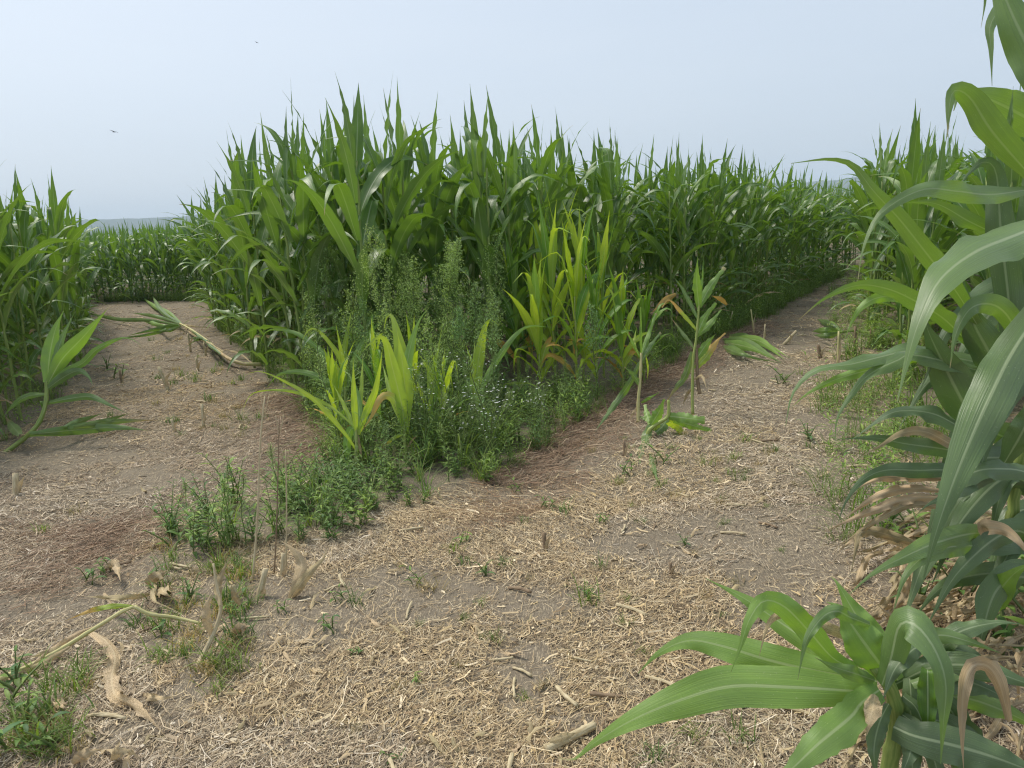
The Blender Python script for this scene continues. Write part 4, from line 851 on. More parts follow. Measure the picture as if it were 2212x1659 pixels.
def leafy_weed(seed, h=.35, nst=4, L=.09, w=.022, per=.035, spread=.5, ccol=None):
    """(stem geo, foliage geo)"""
    r = np.random.default_rng(seed); st, fo = Geo(), Geo()
    for s in range(nst):
        az = r.uniform(0, 6.28); hh = h * r.uniform(.6, 1.1); sp = spread * r.uniform(.2, 1)
        n = 7; v = np.linspace(0, 1, n)
        C = np.stack([np.cos(az) * sp * hh * v ** 1.3, np.sin(az) * sp * hh * v ** 1.3, hh * v ** .9], -1) + np.r_[r.normal(0, .02, 2), 0]
        st.add(*tube(C, np.linspace(.0035, .0015, n), 4))
        k = int(hh / per)
        for i in range(k):
            f = (i + .7) / k; o = np.array([np.interp(f, v, C[:, c]) for c in range(3)])
            la = L * r.uniform(.6, 1.15) * (1.1 - .5 * f)
            c = np.array(WG[int(r.integers(len(WG)))] if ccol is None else ccol) * r.uniform(.75, 1.3)
            fo.add(*lance(r, o, az + i * 2.4 + r.normal(0, .4), la, w * la / L * r.uniform(.8, 1.2), R(r.uniform(25, 60)), R(r.uniform(75, 125))), col=c)
    return st, fo

def horseweed(seed, h=1.5, panicle=.5, dense=1.0, lean=0.0):
    r = np.random.default_rng(seed); st, fo, pa = Geo(), Geo(), Geo()
    n = 14; v = np.linspace(0, 1, n); az = r.uniform(0, 6.28)
    C = np.stack([np.cos(az) * lean * v ** 2 * h + .01 * np.sin(v * 9), np.sin(az) * lean * v ** 2 * h + .01 * np.cos(v * 8), h * v], -1)
    st.add(*tube(C, np.linspace(.006, .0015, n), 5))
    at = lambda f: np.array([np.interp(f, v, C[:, c]) for c in range(3)])
    f = .06
    while f < 1 - panicle * .5:
        c = np.array((.20, .32, .12)) * r.uniform(.75, 1.25)
        fo.add(*lance(r, at(f), r.uniform(0, 6.28), r.uniform(.05, .1) * (1.15 - .5 * f), r.uniform(.006, .011), R(r.uniform(30, 60)), R(r.uniform(70, 110)), 3, 2), col=c)
        f += .0045 / dense / (h / 1.5)
    k = int(50 * dense)
    for i in range(k):
        f = 1 - panicle + panicle * (i / k) ** .9; o = at(f); a = i * 2.4 + r.normal(0, .3)
        bl = (.30 * (1 - (f - 1 + panicle) / panicle) + .05) * h / 1.5 * r.uniform(.6, 1.1) * panicle / .5
        d = np.array([math.cos(a) * .62, math.sin(a) * .62, .78]); B = [o, o + d * bl * .5, o + (d + [0, 0, .25]) * bl]
        B = spline(B, 5); st.add(*tube(B, np.linspace(.0015, .0007, 5), 3, cap=False))
        for q in range(int(bl * 170 * dense) + 4):
            g = r.uniform(.2, 1); p = np.array([np.interp(g, np.linspace(0, 1, 5), B[:, c]) for c in range(3)]) + r.normal(0, .012, 3)
            rr = r.uniform(.006, .010); e1, e2 = r.normal(0, 1, 3), r.normal(0, 1, 3); e1 /= np.linalg.norm(e1); e2 -= e1 * (e1 @ e2); e2 /= np.linalg.norm(e2)
            c = np.array((.27, .38, .17)) * r.uniform(.7, 1.3)
            pa.add([p - e1 * rr, p - e2 * rr * .6, p + e1 * rr, p + e2 * rr * .6], [[0, 1, 2, 3]], col=c)
            if q % 3 == 0:
                fo.add(*lance(r, p, a + r.normal(0, 1), r.uniform(.015, .035), .004, R(40), R(70), 2, 2), col=np.array((.25, .38, .15)) * r.uniform(.8, 1.2))
    return st, fo, pa

def flower_weed(seed, h=.8):
    r = np.random.default_rng(seed); st, fo, fl = Geo(), Geo(), Geo()
    for s in range(9):
        az = r.uniform(0, 6.28); hh = h * r.uniform(.55, 1.05); n = 7; v = np.linspace(0, 1, n); sp = r.uniform(.1, .4)
        C = np.stack([np.cos(az) * sp * hh * v ** 1.5, np.sin(az) * sp * hh * v ** 1.5, hh * v], -1); st.add(*tube(C, np.linspace(.003, .001, n), 4))
        at = lambda f: np.array([np.interp(f, v, C[:, c]) for c in range(3)])
        for i in range(34):
            fo.add(*lance(r, at(r.uniform(.1, .95)), r.uniform(0, 6.28), r.uniform(.03, .06), r.uniform(.004, .008), R(r.uniform(25, 60)), R(r.uniform(60, 110)), 3, 2), col=np.array((.13, .20, .08)) * r.uniform(.7, 1.3))
        for i in range(9):
            o = at(r.uniform(.55, 1)); a = r.uniform(0, 6.28); b = o + np.array([math.cos(a) * .06, math.sin(a) * .06, .07]) * r.uniform(.5, 1.2)
            st.add(*tube([o, (o + b) / 2 + [0, 0, .006], b], [.0009, .0008, .0007], 3, cap=False))
            if r.random() < .42:
                rr = r.uniform(.005, .008); k = 6
                for p in range(k):
                    fl.add(*lance(r, b, a + p * 6.283 / k, rr * 1.3, rr * .95, R(70), R(95), 2, 2, .1))
    return st, fo, fl

def grass_tuft(seed, h=.2, nb=26, w=.005, col=(.11, .18, .05), spread=.06, dry=0.0):
    r = np.random.default_rng(seed); g = Geo()
    for i in range(nb):
        o = np.r_[r.normal(0, spread * .4, 2), 0]; c = np.array(col) * r.uniform(.7, 1.35)
        if r.random() < dry: c = np.array((.34, .27, .14)) * r.uniform(.7, 1.2)
        L = h * r.uniform(.5, 1.15); v = np.linspace(0, 1, 6); az = r.uniform(0, 6.28); th = R(r.uniform(3, 35)) + (R(r.uniform(40, 110))) * v ** 1.5
        d = np.stack([np.sin(th) * math.cos(az), np.sin(th) * math.sin(az), np.cos(th)], -1); C = np.zeros((6, 3)); C[1:] = np.cumsum(d[1:] * L / 5, 0); C += o
        S = np.tile([-math.sin(az), math.cos(az), 0], (6, 1)); g.add(*ribbon(C, -S, w * (1 - v ** 2 * .95), .3, 2), col=c)
    return g

def proto(name, parts):
    t = thing(name, 'proto', 'weed')
    for nm, g, mt in parts:
        o = link(nm, g.mesh(nm, MT[mt], col=True), t); o['kind'] = 'stuff' if nm in ('foliage', 'blades', 'flowers', 'seed_heads') else ''
        if not o['kind']: del o['kind']
    return t
def kill(t):
    for c in list(t.children): bpy.data.objects.remove(c)
    bpy.data.objects.remove(t)
def put(t, p, rz, sc, label, cat, group=None):
    o = dup(t, (float(p[0]), float(p[1]), float(gz(p[0], p[1])) - .005), float(rz), float(sc), label, group); o['category'] = cat; return o

def gzone(u, v):
    if u < 600 and v > 1380: return 'straw in the bottom left corner of the photo'
    if u < 600 and v > 1100: return 'litter left of the low front weeds'
    if u < 640: return 'bare left path'
    if v > 1250: return 'straw of the open foreground'
    return 'bare right path beside the middle block'

def build_weeds():
    r = np.random.default_rng(21)
    # tall seed-headed weeds
    hp = []
    for i, (u, v, h, lb) in enumerate([(850, 905, 1.62, 'tallest seed-headed weed, feathery top left of the curved one'), (720, 862, 1.72, 'slim seed-headed weed climbing beside the pale corn stalk at the left'), (905, 900, 1.35, 'seed-headed weed in front of the tallest feathery one'), (1005, 880, 1.48, 'feathery seed-headed weed right of the curved one'),
                                       (1075, 850, 1.5, 'slim seed-headed weed at the right, next to the yellow-green clump'), (960, 880, 1.5, 'curved weed with a nodding leafy top in the middle of the tall weeds'), (780, 900, 1.1, 'lower seed-headed weed at the left of the feathery ones'), (1040, 900, 1.15, 'lower seed-headed weed in front of the slim right one'),
                                       (935, 945, .95, 'low bushy seed-headed weed behind the slender stunted corn'), (690, 900, .8, 'low seed-headed weed at the left edge of the weedy tip'), (1290, 870, .9, 'seed-headed weed under the yellow-green clump'), (885, 860, 1.4, 'seed-headed weed behind the tallest feathery one'), (1000, 930, 1.0, 'bushy weed with narrow leaves left of the white flowers')]):
        st, fo, pa = horseweed(500 + i, h, .55 if i not in (5, 12) else .3, 1.0 if i in (0, 2, 3, 5, 11) else .75, .28 if i == 5 else .05)
        t = proto('tall_weed', [('stem', st, 'weedstem'), ('foliage', fo, 'weed'), ('seed_heads', pa, 'weed')])
        p = PZ(u, v); t.location = (p[0], p[1], float(gz(p[0], p[1])) - .005); t['label'] = lb; t['category'] = 'weed'; t['group'] = 'tall seed-headed weeds at the tip of the middle block'
    hz_ = [proto('tall_weed', [('stem', a, 'weedstem'), ('foliage', b, 'weed'), ('seed_heads', c, 'weed')]) for a, b, c in (horseweed(560 + i, 1.15, .5, .6, .1) for i in range(3))]
    for i in range(16):
        put(hz_[i % 3], PZ(r.uniform(700, 1085), r.uniform(865, 965)), r.uniform(0, 6.28), r.uniform(.6, 1.1), 'medium seed-headed weed in the thicket behind the stunted corn', 'weed', 'seed-headed weeds in the thicket')
    for t in hz_: kill(t)
    for i, (u, v, h, lb) in enumerate([(1035, 985, .78, 'bushy weed with small white flowers right of the hanging pale leaf'), (1000, 1000, .6, 'white-flowered weed just left of the hanging pale leaf'), (1060, 1010, .55, 'low white-flowered weed at the right edge of the weedy tip'), (905, 985, .75, 'white-flowered weed behind the slender stunted corn'), (1085, 960, .55, 'white-flowered weed nearest the right path'), (1160, 930, .4, 'small white-flowered weed below the yellow-green clump')]):
        st, fo, fl = flower_weed(600 + i, h)
        t = thing('white_flowered_weed', lb, 'flowering weed', group='white-flowered weeds at the tip of the middle block')
        link('stem', st.mesh('stem', MT['weedstem']), t)
        o = link('foliage', fo.mesh('foliage', MT['weed'], col=True), t); o['kind'] = 'stuff'
        o = link('flowers', fl.mesh('flowers', MT['petal'], smooth=False), t); o['kind'] = 'stuff'
        p = PZ(u, v); t.location = (p[0], p[1], float(gz(p[0], p[1])) - .005)
    # leafy weeds that make up the tip
    pr = [proto('leafy_weed', [('stem', a, 'weedstem'), ('foliage', b, 'weed')]) for a, b in (leafy_weed(700 + i, .32, 6, .10, .024, .026, .75) for i in range(6))]
    pr2 = [proto('leafy_weed', [('stem', a, 'weedstem'), ('foliage', b, 'weed')]) for a, b in (leafy_weed(720 + i, .5, 6, .085, .014, .022, .35) for i in range(4))]
    TIP = [tuple(PZ(*q)[:2]) for q in ((355, 1165), (450, 1205), (560, 1195), (700, 1178), (860, 1105), (1070, 1045), (1110, 1010), (1160, 985), (1290, 885), (1200, 850), (1000, 860), (760, 860), (650, 850), (700, 930), (735, 1010), (640, 1050), (500, 1085))]
    n = 0
    xs = np.array([q[0] for q in TIP]); ys = np.array([q[1] for q in TIP])
    pts = []
    while len(pts) < 300:
        x, y = r.uniform(xs.min(), xs.max()), r.uniform(ys.min(), ys.max())
        if inpoly(np.array([x]), np.array([y]), TIP)[0]:
            if all((x - a) ** 2 + (y - b) ** 2 > .075 ** 2 for a, b in pts): pts.append((x, y))
    for x, y in pts:
        inner = min(1, polydist(np.array([x]), np.array([y]), TIP)[0] / .5); near = y < 4.9
        u, v, _ = proj((x, y, 0)); low = u < 640 or v > 1010
        right = u - 1000 - (1050 - v) * 1.15 > -110
        if right and r.random() < .45: continue
        if u < 600 and r.random() < .55: continue
        t = pr[int(r.integers(6))] if (near or r.random() < .4) else pr2[int(r.integers(4))]
        sc = r.uniform(.7, 1.2) if low else r.uniform(.6, 1.15) + .35 * inner
        if right: sc *= .65
        if 640 < u < 960 and v > 900: sc *= .75
        if u < 480: sc *= .75
        put(t, (x, y), r.uniform(0, 6.28), sc, 'low leafy green weed in the spill at the front of the middle block' if low else 'leafy green weed crowding the tip of the middle block under the stunted corn', 'weed', 'low leafy weeds in front of the middle block' if low else 'leafy weeds under the stunted corn')
    # grasses and narrow-leaved weeds mixed in
    gx = [proto('tall_grass_tuft', [('blades', grass_tuft(840 + i, .5, 20, .009, (.15, .23, .06), .06), 'weed')]) for i in range(3)]
    hx = [proto('narrow_leaved_weed', [('stem', a, 'weedstem'), ('foliage', b, 'weed')]) for a, b in (horseweed(850 + i, .62, .2, .7, .1)[:2] for i in range(3))]
    m = 0
    while m < 150:
        x, y = r.uniform(xs.min(), xs.max()), r.uniform(ys.min(), ys.max())
        if not inpoly(np.array([x]), np.array([y]), TIP)[0]: continue
        u, v, _ = proj((x, y, 0)); low = u < 640 or v > 1010 or u > 1080; m += 1
        if m % 3: put(gx[m % 3], (x, y), r.uniform(0, 6.28), r.uniform(.5, .75) if low else r.uniform(.7, 1.3), 'long-bladed grass tuft standing up out of the weeds of the middle block', 'grass tuft', 'grass tufts among the weeds of the middle block')
        else: put(hx[m % 3], (x, y), r.uniform(0, 6.28), r.uniform(.5, .75) if low else r.uniform(.8, 1.5), 'upright narrow-leaved weed among the broader weeds of the middle block', 'weed', 'narrow-leaved weeds of the middle block')
    for t in gx + hx: kill(t)
    # weeds along the flanks and foot of the corn: one uncountable carpet
    g = Geo(); tt = [pr_ for pr_ in pr2]
    ga = [leafy_weed(740 + i, .4, 4, .08, .014, .03, .4) for i in range(5)]; gr = [grass_tuft(760 + i, .42, 34, .007, (.09, .16, .045), .12) for i in range(5)]; gs = [grass_tuft(770 + i, .3, 30, .004, (.10, .17, .05), .12) for i in range(4)]
    def drop(arr, x, y, sc, rz):
        V, F, U, C, T = arr; c, s_ = math.cos(rz), math.sin(rz); M3 = np.array([[c, -s_, 0], [s_, c, 0], [0, 0, 1]]) * sc
        g.add(V @ M3.T + [x, y, float(gz(x, y)) - .005], F, U, C)
    ga = [q[1].arrays() for q in ga]; gr = [q.arrays() for q in gr]; gs = [q.arrays() for q in gs]
    def strip(line, n, inset, width, pool, s0, s1):
        q = np.array(line); seg = np.linalg.norm(np.diff(q, axis=0), axis=1); cum = np.r_[0, np.cumsum(seg)]
        for _ in range(n):
            s = r.uniform(0, cum[-1]) ; i = min(int(np.searchsorted(cum, s, 'right') - 1), len(seg) - 1); f = (s - cum[i]) / seg[i]
            a, b = q[i], q[i + 1]; tn = (b - a) / seg[i]; nn = np.array([-tn[1], tn[0]]); p = a + (b - a) * f + nn * (inset + abs(r.normal(0, width)) * (.4 + 1.2 * float(vnoise(a[0] * 3 + f * 4, a[1] * 3 + f * 4, 51))) + (r.normal(0, .18) if inset < 0 else 0))
            drop(pool[int(r.integers(len(pool)))], p[0], p[1], r.uniform(s0, s1), r.uniform(0, 6.28))
    strip(WEDGE[5:10], 420, .0, .35, ga + gs, .6, 1.2); strip(WEDGE[7:10], 260, .1, .45, gr, .8, 1.3)
    strip([(a, b) for a, b in WEDGE_L[:6]], 320, .0, .35, ga + gs, .6, 1.2); strip(WEDGE_L[:4], 160, .0, .4, gs + gr, .6, 1.1)
    strip([tuple(PZ(*q)[:2]) for q in ((200, 655), (330, 650), (460, 655))], 240, .1, .5, gs + gr + ga, .6, 1.3)
    strip([tuple(PZ(*q)[:2]) for q in ((-30, 985), (60, 950), (150, 860), (215, 740), (190, 660))], 170, .1, .3, ga + gs, .6, 1.2)
    strip([tuple(PZ(*q)[:2]) for q in ((1880, 615), (1895, 720), (1915, 810), (1935, 960), (1980, 1080), (2040, 1180))], 400, -.38, .42, ga + gs + ga + gr[:2], .45, 1.3)
    o = link('weed_carpet', g.mesh('weed_carpet', MT['weed'], col=True)); tag(o, 'mixed low weeds and grass carpeting the foot of the corn rows', 'weeds', kind='stuff')
    for t in pr + pr2: kill(t)
    # single tufts and seedlings on the bare paths
    gp = [proto('grass_tuft', [('blades', grass_tuft(800 + i, .13, 22, .0055, (.13, .20, .05), .07), 'weed')]) for i in range(4)]
    gp2 = [proto('grass_tuft', [('blades', grass_tuft(810 + i, .10, 34, .003, (.20, .17, .07), .07, .6), 'weed')]) for i in range(3)]
    sd = [proto('weed_seedling', [('stem', a, 'weedstem'), ('foliage', b, 'weed')]) for a, b in (leafy_weed(820 + i, .09, 3, .06, .018, .02, .9) for i in range(4))]
    tufts = [(930, 1275, 1.0), (1270, 1300, 1.0), (760, 1310, .8), (1215, 1110, .9), (1420, 1050, .9), (1465, 1070, .9), (1330, 1040, .7), (1620, 950, 1.1), (1580, 990, 1.0), (1520, 1000, .8), (1660, 980, .8), (1750, 970, .7), (1690, 820, 1.1), (1730, 810, .8), (985, 1190, .8), (770, 1570, .6), (1540, 1380, .6), (1350, 1350, .5), (1010, 1215, .7), (1090, 1220, .7),
             (1240, 1420, .5), (1600, 1600, .8), (1500, 1590, .7), (1420, 1640, .7), (500, 1310, 1.2), (420, 1400, 1.3), (455, 1450, 1.0), (360, 1440, .9), (120, 1560, 1.3), (60, 1600, 1.5), (160, 1110, 1.0), (90, 1150, .8), (240, 905, 1.0), (230, 925, .9), (350, 1290, 1.1), (400, 1320, 1.2), (300, 1350, 1.0), (520, 1260, 1.1), (470, 1240, 1.2), (470, 1500, .8), (380, 800, 1.3), (420, 820, 1.3), (460, 805, 1.2), (340, 820, 1.0), (500, 830, 1.0), (480, 900, 1.0), (520, 905, 1.2), (560, 900, 1.0), (530, 930, .8), (330, 735, 1.0), (390, 735, 1.2), (360, 760, 1.0), (1560, 1130, .6), (1300, 1230, .6), (1140, 1130, .6), (1720, 1050, .6), (1850, 1010, .9), (1800, 1100, .6)]
    for i, (u, v, s_) in enumerate(tufts):
        t = gp[i % 4] if i % 5 else gp2[i % 3]
        put(t, PZ(u + r.normal(0, 3), v), r.uniform(0, 6.28), s_, 'small tuft of grass on the ' + gzone(u, v), 'grass tuft', 'grass tufts on the ' + gzone(u, v))
    seeds = [(1115, 1060, 1.0), (1180, 1100, 1.0), (995, 1175, 1.0), (1050, 1240, .9), (900, 1265, .9), (710, 1370, 1.0), (740, 1300, .9), (1745, 955, 1.6), (1690, 830, 1.8), (225, 1245, 1.2), (190, 1260, 1.3), (70, 1570, 1.6), (20, 1530, 1.9), (90, 1640, 1.5), (10, 1640, 1.9), (40, 1480, 1.6), (375, 1190, 1.6), (430, 1180, 1.6), (250, 820, 2.6), (230, 800, 2.2), (340, 1260, 1.2), (1300, 1130, .8), (760, 1420, .6), (1270, 1290, .8), (1640, 1440, .7), (520, 1340, 1.2), (350, 1375, 1.2), (410, 1300, 1.2), (1430, 1000, 1.5), (1360, 1020, 1.4), (900, 1480, .6), (1480, 1180, .7), (850, 1640, .5), (610, 1330, .8)]
    for i, (u, v, s_) in enumerate(seeds):
        put(sd[i % 4], PZ(u, v), r.uniform(0, 6.28), s_, 'broad-leaved weed seedling sprouting on the ' + gzone(u, v), 'seedling', 'weed seedlings on the ' + gzone(u, v))
    for i, (u, v, s_) in enumerate([(2180, 1330, 2.6), (2210, 1400, 2.8), (2150, 1400, 2.0), (1985, 1330, 1.8), (1960, 1190, 2.0), (2000, 1240, 2.0), (2040, 1140, 2.2), (2200, 1260, 2.6), (2080, 1290, 1.8), (1940, 1140, 1.6)]):
        put(sd[i % 4], PZ(u, v), r.uniform(0, 6.28), s_, 'dark broad-leaved weed growing through the dead leaves under the near corn plant', 'weed', 'weeds among the dead leaves')
    rz_ = [(r.uniform(320, 560), r.uniform(1170, 1480), r.uniform(.6, 1.3)) for _ in range(42)] + [(r.uniform(0, 200), r.uniform(1450, 1650), r.uniform(.6, 1.2)) for _ in range(26)] + [(r.uniform(330, 540), r.uniform(760, 950), r.uniform(.6, 1.2)) for _ in range(22)] + [(r.uniform(1250, 1700), r.uniform(930, 1120), r.uniform(.4, .9)) for _ in range(25)] + [(r.uniform(800, 1700), r.uniform(1100, 1500), r.uniform(.3, .6)) for _ in range(24)]
    for i, (u, v, s_) in enumerate(rz_):
        put((gp + gp2)[i % 7], PZ(u, v), r.uniform(0, 6.28), s_, 'small tuft of grass on the ' + gzone(u, v), 'grass tuft', 'grass tufts on the ' + gzone(u, v))
    for t in gp + gp2 + sd: kill(t)
build_weeds()

# ------------------------------------------------------------------ straw litter
def strips(x, y, L, w, az, pitch, col, lift, bend, roll, nseg=2):
    """many bent ribbons at once -> V,F,col"""
    k = len(x); t = np.linspace(-.5, .5, nseg + 1)
    dirx, diry = np.cos(az), np.sin(az)
    cx = x[:, None] + (L[:, None] * t) * dirx[:, None] * np.cos(pitch)[:, None] - diry[:, None] * (bend * L)[:, None] * (t ** 2 - .08)
    cy = y[:, None] + (L[:, None] * t) * diry[:, None] * np.cos(pitch)[:, None] + dirx[:, None] * (bend * L)[:, None] * (t ** 2 - .08)
    cz = gz(cx, cy) + lift[:, None] + np.abs(L[:, None] * (t + .5)) * np.sin(pitch)[:, None]
    sx = -diry * np.cos(roll); sy = dirx * np.cos(roll); sz = np.sin(roll)
    prof = np.ones(nseg + 1); h = w[:, None] / 2 * prof
    C = np.stack([cx, cy, cz], -1); S = np.stack([sx, sy, sz], -1)[:, None, :] * h[..., None]
    V = np.stack([C - S, C + S], 2)                     # k, n+1, 2, 3
    F0 = gfaces(nseg + 1, 2); F = (np.arange(k)[:, None, None] * (nseg + 1) * 2 + F0[None]).reshape(-1, 4)
    return V.reshape(-1, 3), F, np.repeat(col, (nseg + 1) * 2, 0)

PAL = np.array([(.56, .445, .29), (.64, .535, .37), (.44, .34, .22), (.72, .62, .47), (.29, .21, .13), (.56, .435, .25), (.17, .125, .08)])
RED = np.array([(.30, .19, .115), (.21, .135, .085), (.38, .26, .16), (.27, .175, .11), (.48, .37, .25), (.17, .115, .075)])
def build_litter():
    r = np.random.default_rng(33); g = Geo()
    def scatter(n, y0, y1, lmul, dens_bias, wmul=1.0):
        yy = r.uniform(y0, y1, n); xx = r.uniform(-1, 1, n) * (yy * .78 + 1.0) - .02 * yy
        inw = inpoly(xx, yy, WPOLY); ed = polydist(xx, yy, WPOLY)
        keep = ~(inw & (ed > .25)) & inpoly(xx, yy, CLEAR)
        keep |= (yy < 4.5) & ~inw
        cl = vnoise(xx * 1.6 + 5, yy * 1.6, 11) * .6 + vnoise(xx * 5, yy * 5, 12) * .4
        keep &= r.random(n) < np.clip((cl - .27) * 4.5, .13, 1)
        xx, yy, ed, inw = xx[keep], yy[keep], ed[keep], inw[keep]; k = len(xx)
        mul = (inpoly(xx, yy, MULCH) & (r.random(k) < ss(0, .7, polydist(xx, yy, MULCH) + .35 * (vnoise(xx * 3, yy * 3, 41) - .4)))) | ((ed < .38 + .25 * vnoise(xx * 2, yy * 2, 20)) & (r.random(k) < .8 * ss(-.7, .1, xx))) | ((ed < .5) & (r.random(k) < .55) & (xx <= -.4) & (yy > 4.6))
        left = (xx < -1.2) & (yy > 5)
        fib = r.random(k) < .62
        L = np.where(fib, np.clip(np.exp(r.normal(math.log(.042), .6, k)), .010, .20), np.clip(np.exp(r.normal(math.log(.018), .65, k)), .005, .09)) * lmul
        w = np.where(fib, np.clip(np.exp(r.normal(math.log(.0016), .4, k)), .0008, .004), np.clip(np.exp(r.normal(math.log(.0029), .55, k)), .0013, .012)) * wmul
        shr = r.random(k) < .014; L = np.where(shr, r.uniform(.025, .09, k) * lmul, L); w = np.where(shr, r.uniform(.005, .011, k) * wmul, w)
        w = np.where(mul, w * .6, w); L = np.where(mul, L * 1.3, L)
        col = PAL[r.choice(7, k, p=(.22, .17, .19, .09, .14, .10, .09))]; rc = RED[r.choice(6, k, p=(.25, .2, .2, .15, .12, .08))]
        col = np.where(mul[:, None], rc, col); col = np.where((left & ~mul)[:, None], col * np.array([.88, .84, .8]), col)
        # patches of fresher yellow and of weathered grey straw
        pt = vnoise(xx * 1.1 + 20, yy * 1.1, 15)[:, None]
        col = col * np.where(pt > .6, np.array([1.03, .99, .88]), np.where(pt < .35, np.array([.93, .93, .96]), 1.0)) * r.uniform(.75, 1.2, (k, 1))
        az = R(25) + vnoise(xx * .7, yy * .7, 16) * 2.2 + r.normal(0, .9, k)
        g.add(*(lambda a: (a[0], a[1], None, a[2]))(strips(xx, yy, L, w, az, np.abs(r.normal(0, .09, k)), col, r.uniform(.001, .013, k), r.normal(0, .5, k), r.normal(0, .5, k))))
        return k
    def thatch(n, poly=None, edge=None):
        if poly is not None:
            q = np.array(poly); xx = r.uniform(q[:, 0].min(), q[:, 0].max(), n); yy = r.uniform(q[:, 1].min(), q[:, 1].max(), n)
            e = polydist(xx, yy, poly); k_ = inpoly(xx, yy, poly) & (r.random(n) < ss(-.02, .8, e + .25 * (vnoise(xx * 4, yy * 4, 31) - .5)))
        else:
            q = np.array(edge); i = r.integers(0, len(q) - 1, n); f = r.random((n, 1)); a, b = q[i], q[i + 1]; tn = nrm(b - a); nn = np.c_[tn[:, 1], -tn[:, 0]]
            p_ = a + (b - a) * f + nn * (-.12 + np.abs(r.normal(0, .26, (n, 1)))); xx, yy = p_[:, 0], p_[:, 1]; k_ = r.random(n) < .4 + .6 * vnoise(xx * 3, yy * 3, 32)
        xx, yy = xx[k_], yy[k_]; k = len(xx)
        col = RED[r.choice(6, k)] * r.uniform(.75, 1.25, (k, 1)); az = r.normal(R(15), .7, k)
        L = np.clip(np.exp(r.normal(math.log(.06), .5, k)), .02, .2); w = np.clip(np.exp(r.normal(math.log(.0019), .35, k)), .001, .004) * (1 + yy * .06)
        g.add(*(lambda a: (a[0], a[1], None, a[2]))(strips(xx, yy, L, w, az, np.abs(r.normal(0, .18, k)), col, r.uniform(.002, .03, k), r.normal(0, .6, k), r.normal(0, .5, k))))
    thatch(15000, poly=MULCH); thatch(26000, edge=WEDGE[4:9][:0] + WEDGE[5:9]); thatch(7000, edge=WEDGE_L[::-1][:0] + WEDGE_L[3:6])
    tot = scatter(250000, 1.6, 4.2, .88, 0, .92) + scatter(210000, 4.0, 8.5, 1.05, 0, 1.15) + scatter(150000, 8.3, 23, 1.5, 0, 1.9)
    o = link('straw_litter', g.mesh('straw_litter', MT['straw'], smooth=False, col=True)); tag(o, 'chopped dry straw and leaf fragments strewn over the bare ground', 'straw', kind='stuff')
    print('LITTER', tot)
    # larger fragments: individuals
    big = []
    for i in range(6):
        rr = np.random.default_rng(900 + i); L = rr.uniform(.09, .15); v = np.linspace(0, 1, 9)
        C = np.stack([(v - .5) * L, .02 * np.sin(v * 3 + i), .012 + .012 * np.sin(v * 5 + i * 2)], -1); S = np.tile([0, 1., 0], (9, 1)) + rr.normal(0, .25, (9, 3)); S = nrm(S)
        gg = Geo(); gg.add(*ribbon(C, S, rr.uniform(.016, .03) * np.clip(np.sin(math.pi * (v * .85 + .08)) + .2, .2, 1), .4, 3, .006, 2, i, .2, rr)); big.append(gg.mesh('leaf_fragment', MT['dry' if i % 3 else 'brown']))
    stk = []
    for i in range(4):
        rr = np.random.default_rng(950 + i); L = rr.uniform(.10, .22)
        gg = Geo(); gg.add(*tube(spline([(-L / 2, 0, .008), (0, .006, .011), (L / 2, 0, .008)], 8), .0065 * (1 + .25 * (np.arange(8) % 3 == 0)), 7)); stk.append(gg.mesh('stalk_fragment', MT['drystalk' if i != 2 else 'brownstalk']))
    c = 0
    while c < 290:
        y = 1.9 + 8 * r.random() ** 1.7; x = r.uniform(-1, 1) * (y * .7 + .5)
        if inpoly(np.array([x]), np.array([y]), WPOLY)[0] or not inpoly(np.array([x]), np.array([y]), CLEAR)[0]: continue
        leafy = r.random() < .68
        o = link('leaf_fragment' if leafy else 'stalk_fragment', big[int(r.integers(6))] if leafy else stk[int(r.integers(4))])
        o.location = (x, y, float(gz(x, y)) + .004); o.rotation_euler = (r.normal(0, .12), r.normal(0, .08), r.uniform(0, 6.28)); s_ = r.uniform(.55, 1.1); o.scale = (s_, s_, s_)
        tag(o, 'torn scrap of dry corn leaf lying on the straw-covered ground' if leafy else 'short broken length of dry corn stalk lying on the straw-covered ground', 'leaf scrap' if leafy else 'stalk scrap', 'dry leaf scraps on the ground' if leafy else 'dry stalk scraps on the ground'); c += 1
build_litter()

# ------------------------------------------------------------------ birds, far specks in the sky
def build_birds():
    m = plain_mat('bird_feathers', (.05, .05, .06), .7)
    for u, v, d, s_, lb in ((247, 285, 45, .16, 'small dark bird gliding in the sky above the left path'), (555, 92, 70, .13, 'tiny dark bird high in the sky left of centre')):
        p = P(u, v, d); t = thing('bird', lb, 'bird', p)
        g = Geo(); g.add(*tube(np.array([p + RGT * a * s_ for a in (-.9, -.5, 0, .5, .8)]), np.array([.02, .1, .16, .12, .03]) * s_, 6)); part('body', g, m, t)
        for sg in (-1, 1):
            C = np.array([p + UPV * s_ * (.05 + .7 * a - .5 * a * a) + FWD * sg * s_ * 1.6 * a - RGT * .3 * s_ * a + RGT * sg * .9 * a * s_ for a in np.linspace(0, 1, 6)])
            V, F, U = ribbon(C, np.tile(RGT, (6, 1)), s_ * .55 * np.array([1, 1, .9, .7, .45, .1]), .1, 2); g = Geo(); g.add(V, F, U); part('wing', g, m, t)
build_birds()

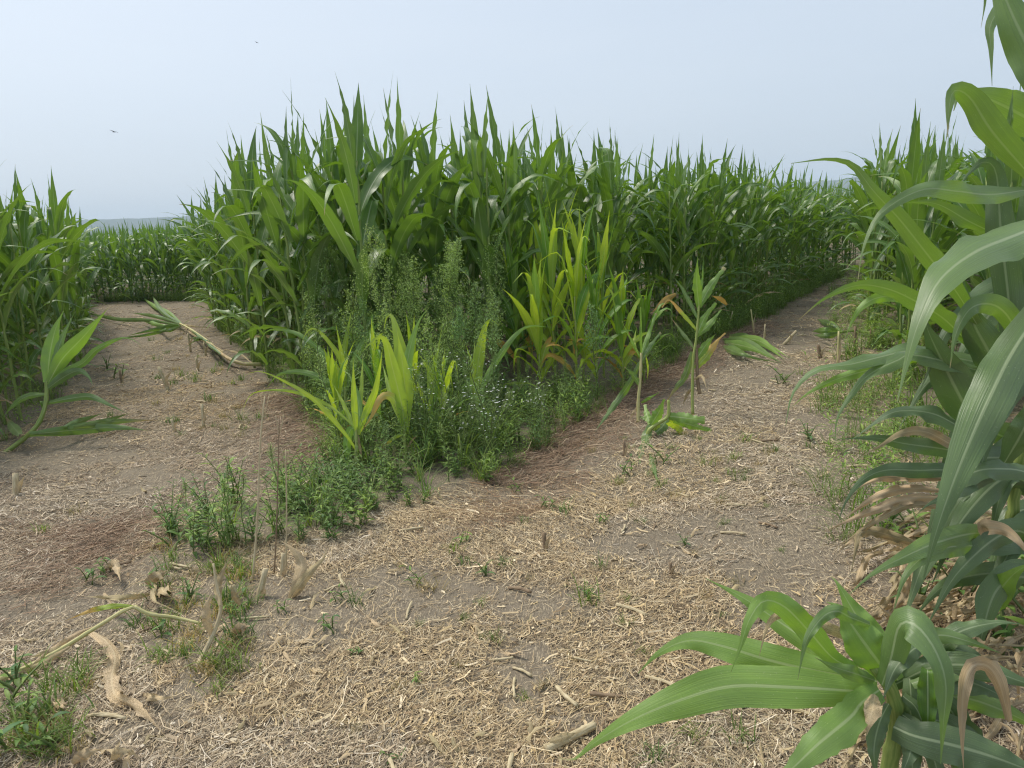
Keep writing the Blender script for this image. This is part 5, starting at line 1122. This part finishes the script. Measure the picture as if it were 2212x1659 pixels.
# ------------------------------------------------------------------ haze
def build_haze():
    x0, x1, y0, y1, z0, z1 = -2600., 2600., -2600., 2600., -3., 110.
    V = [(x, y, z) for z in (z0, z1) for x, y in ((x0, y0), (x1, y0), (x1, y1), (x0, y1))]
    F = [(0, 3, 2, 1), (4, 5, 6, 7), (0, 1, 5, 4), (1, 2, 6, 5), (2, 3, 7, 6), (3, 0, 4, 7)]
    s = NT('haze_air'); pv = s.n('ShaderNodeVolumePrincipled'); pv.inputs['Color'].default_value = (.70, .85, 1, 1); pv.inputs['Density'].default_value = .0004
    s.t.links.new(pv.outputs[0], s.out.inputs['Volume']); s.m.cycles.volume_sampling = 'DISTANCE'
    g = Geo(); g.add(V, F); o = link('haze', g.mesh('haze', s.m, smooth=False)); tag(o, kind='stuff')
build_haze()
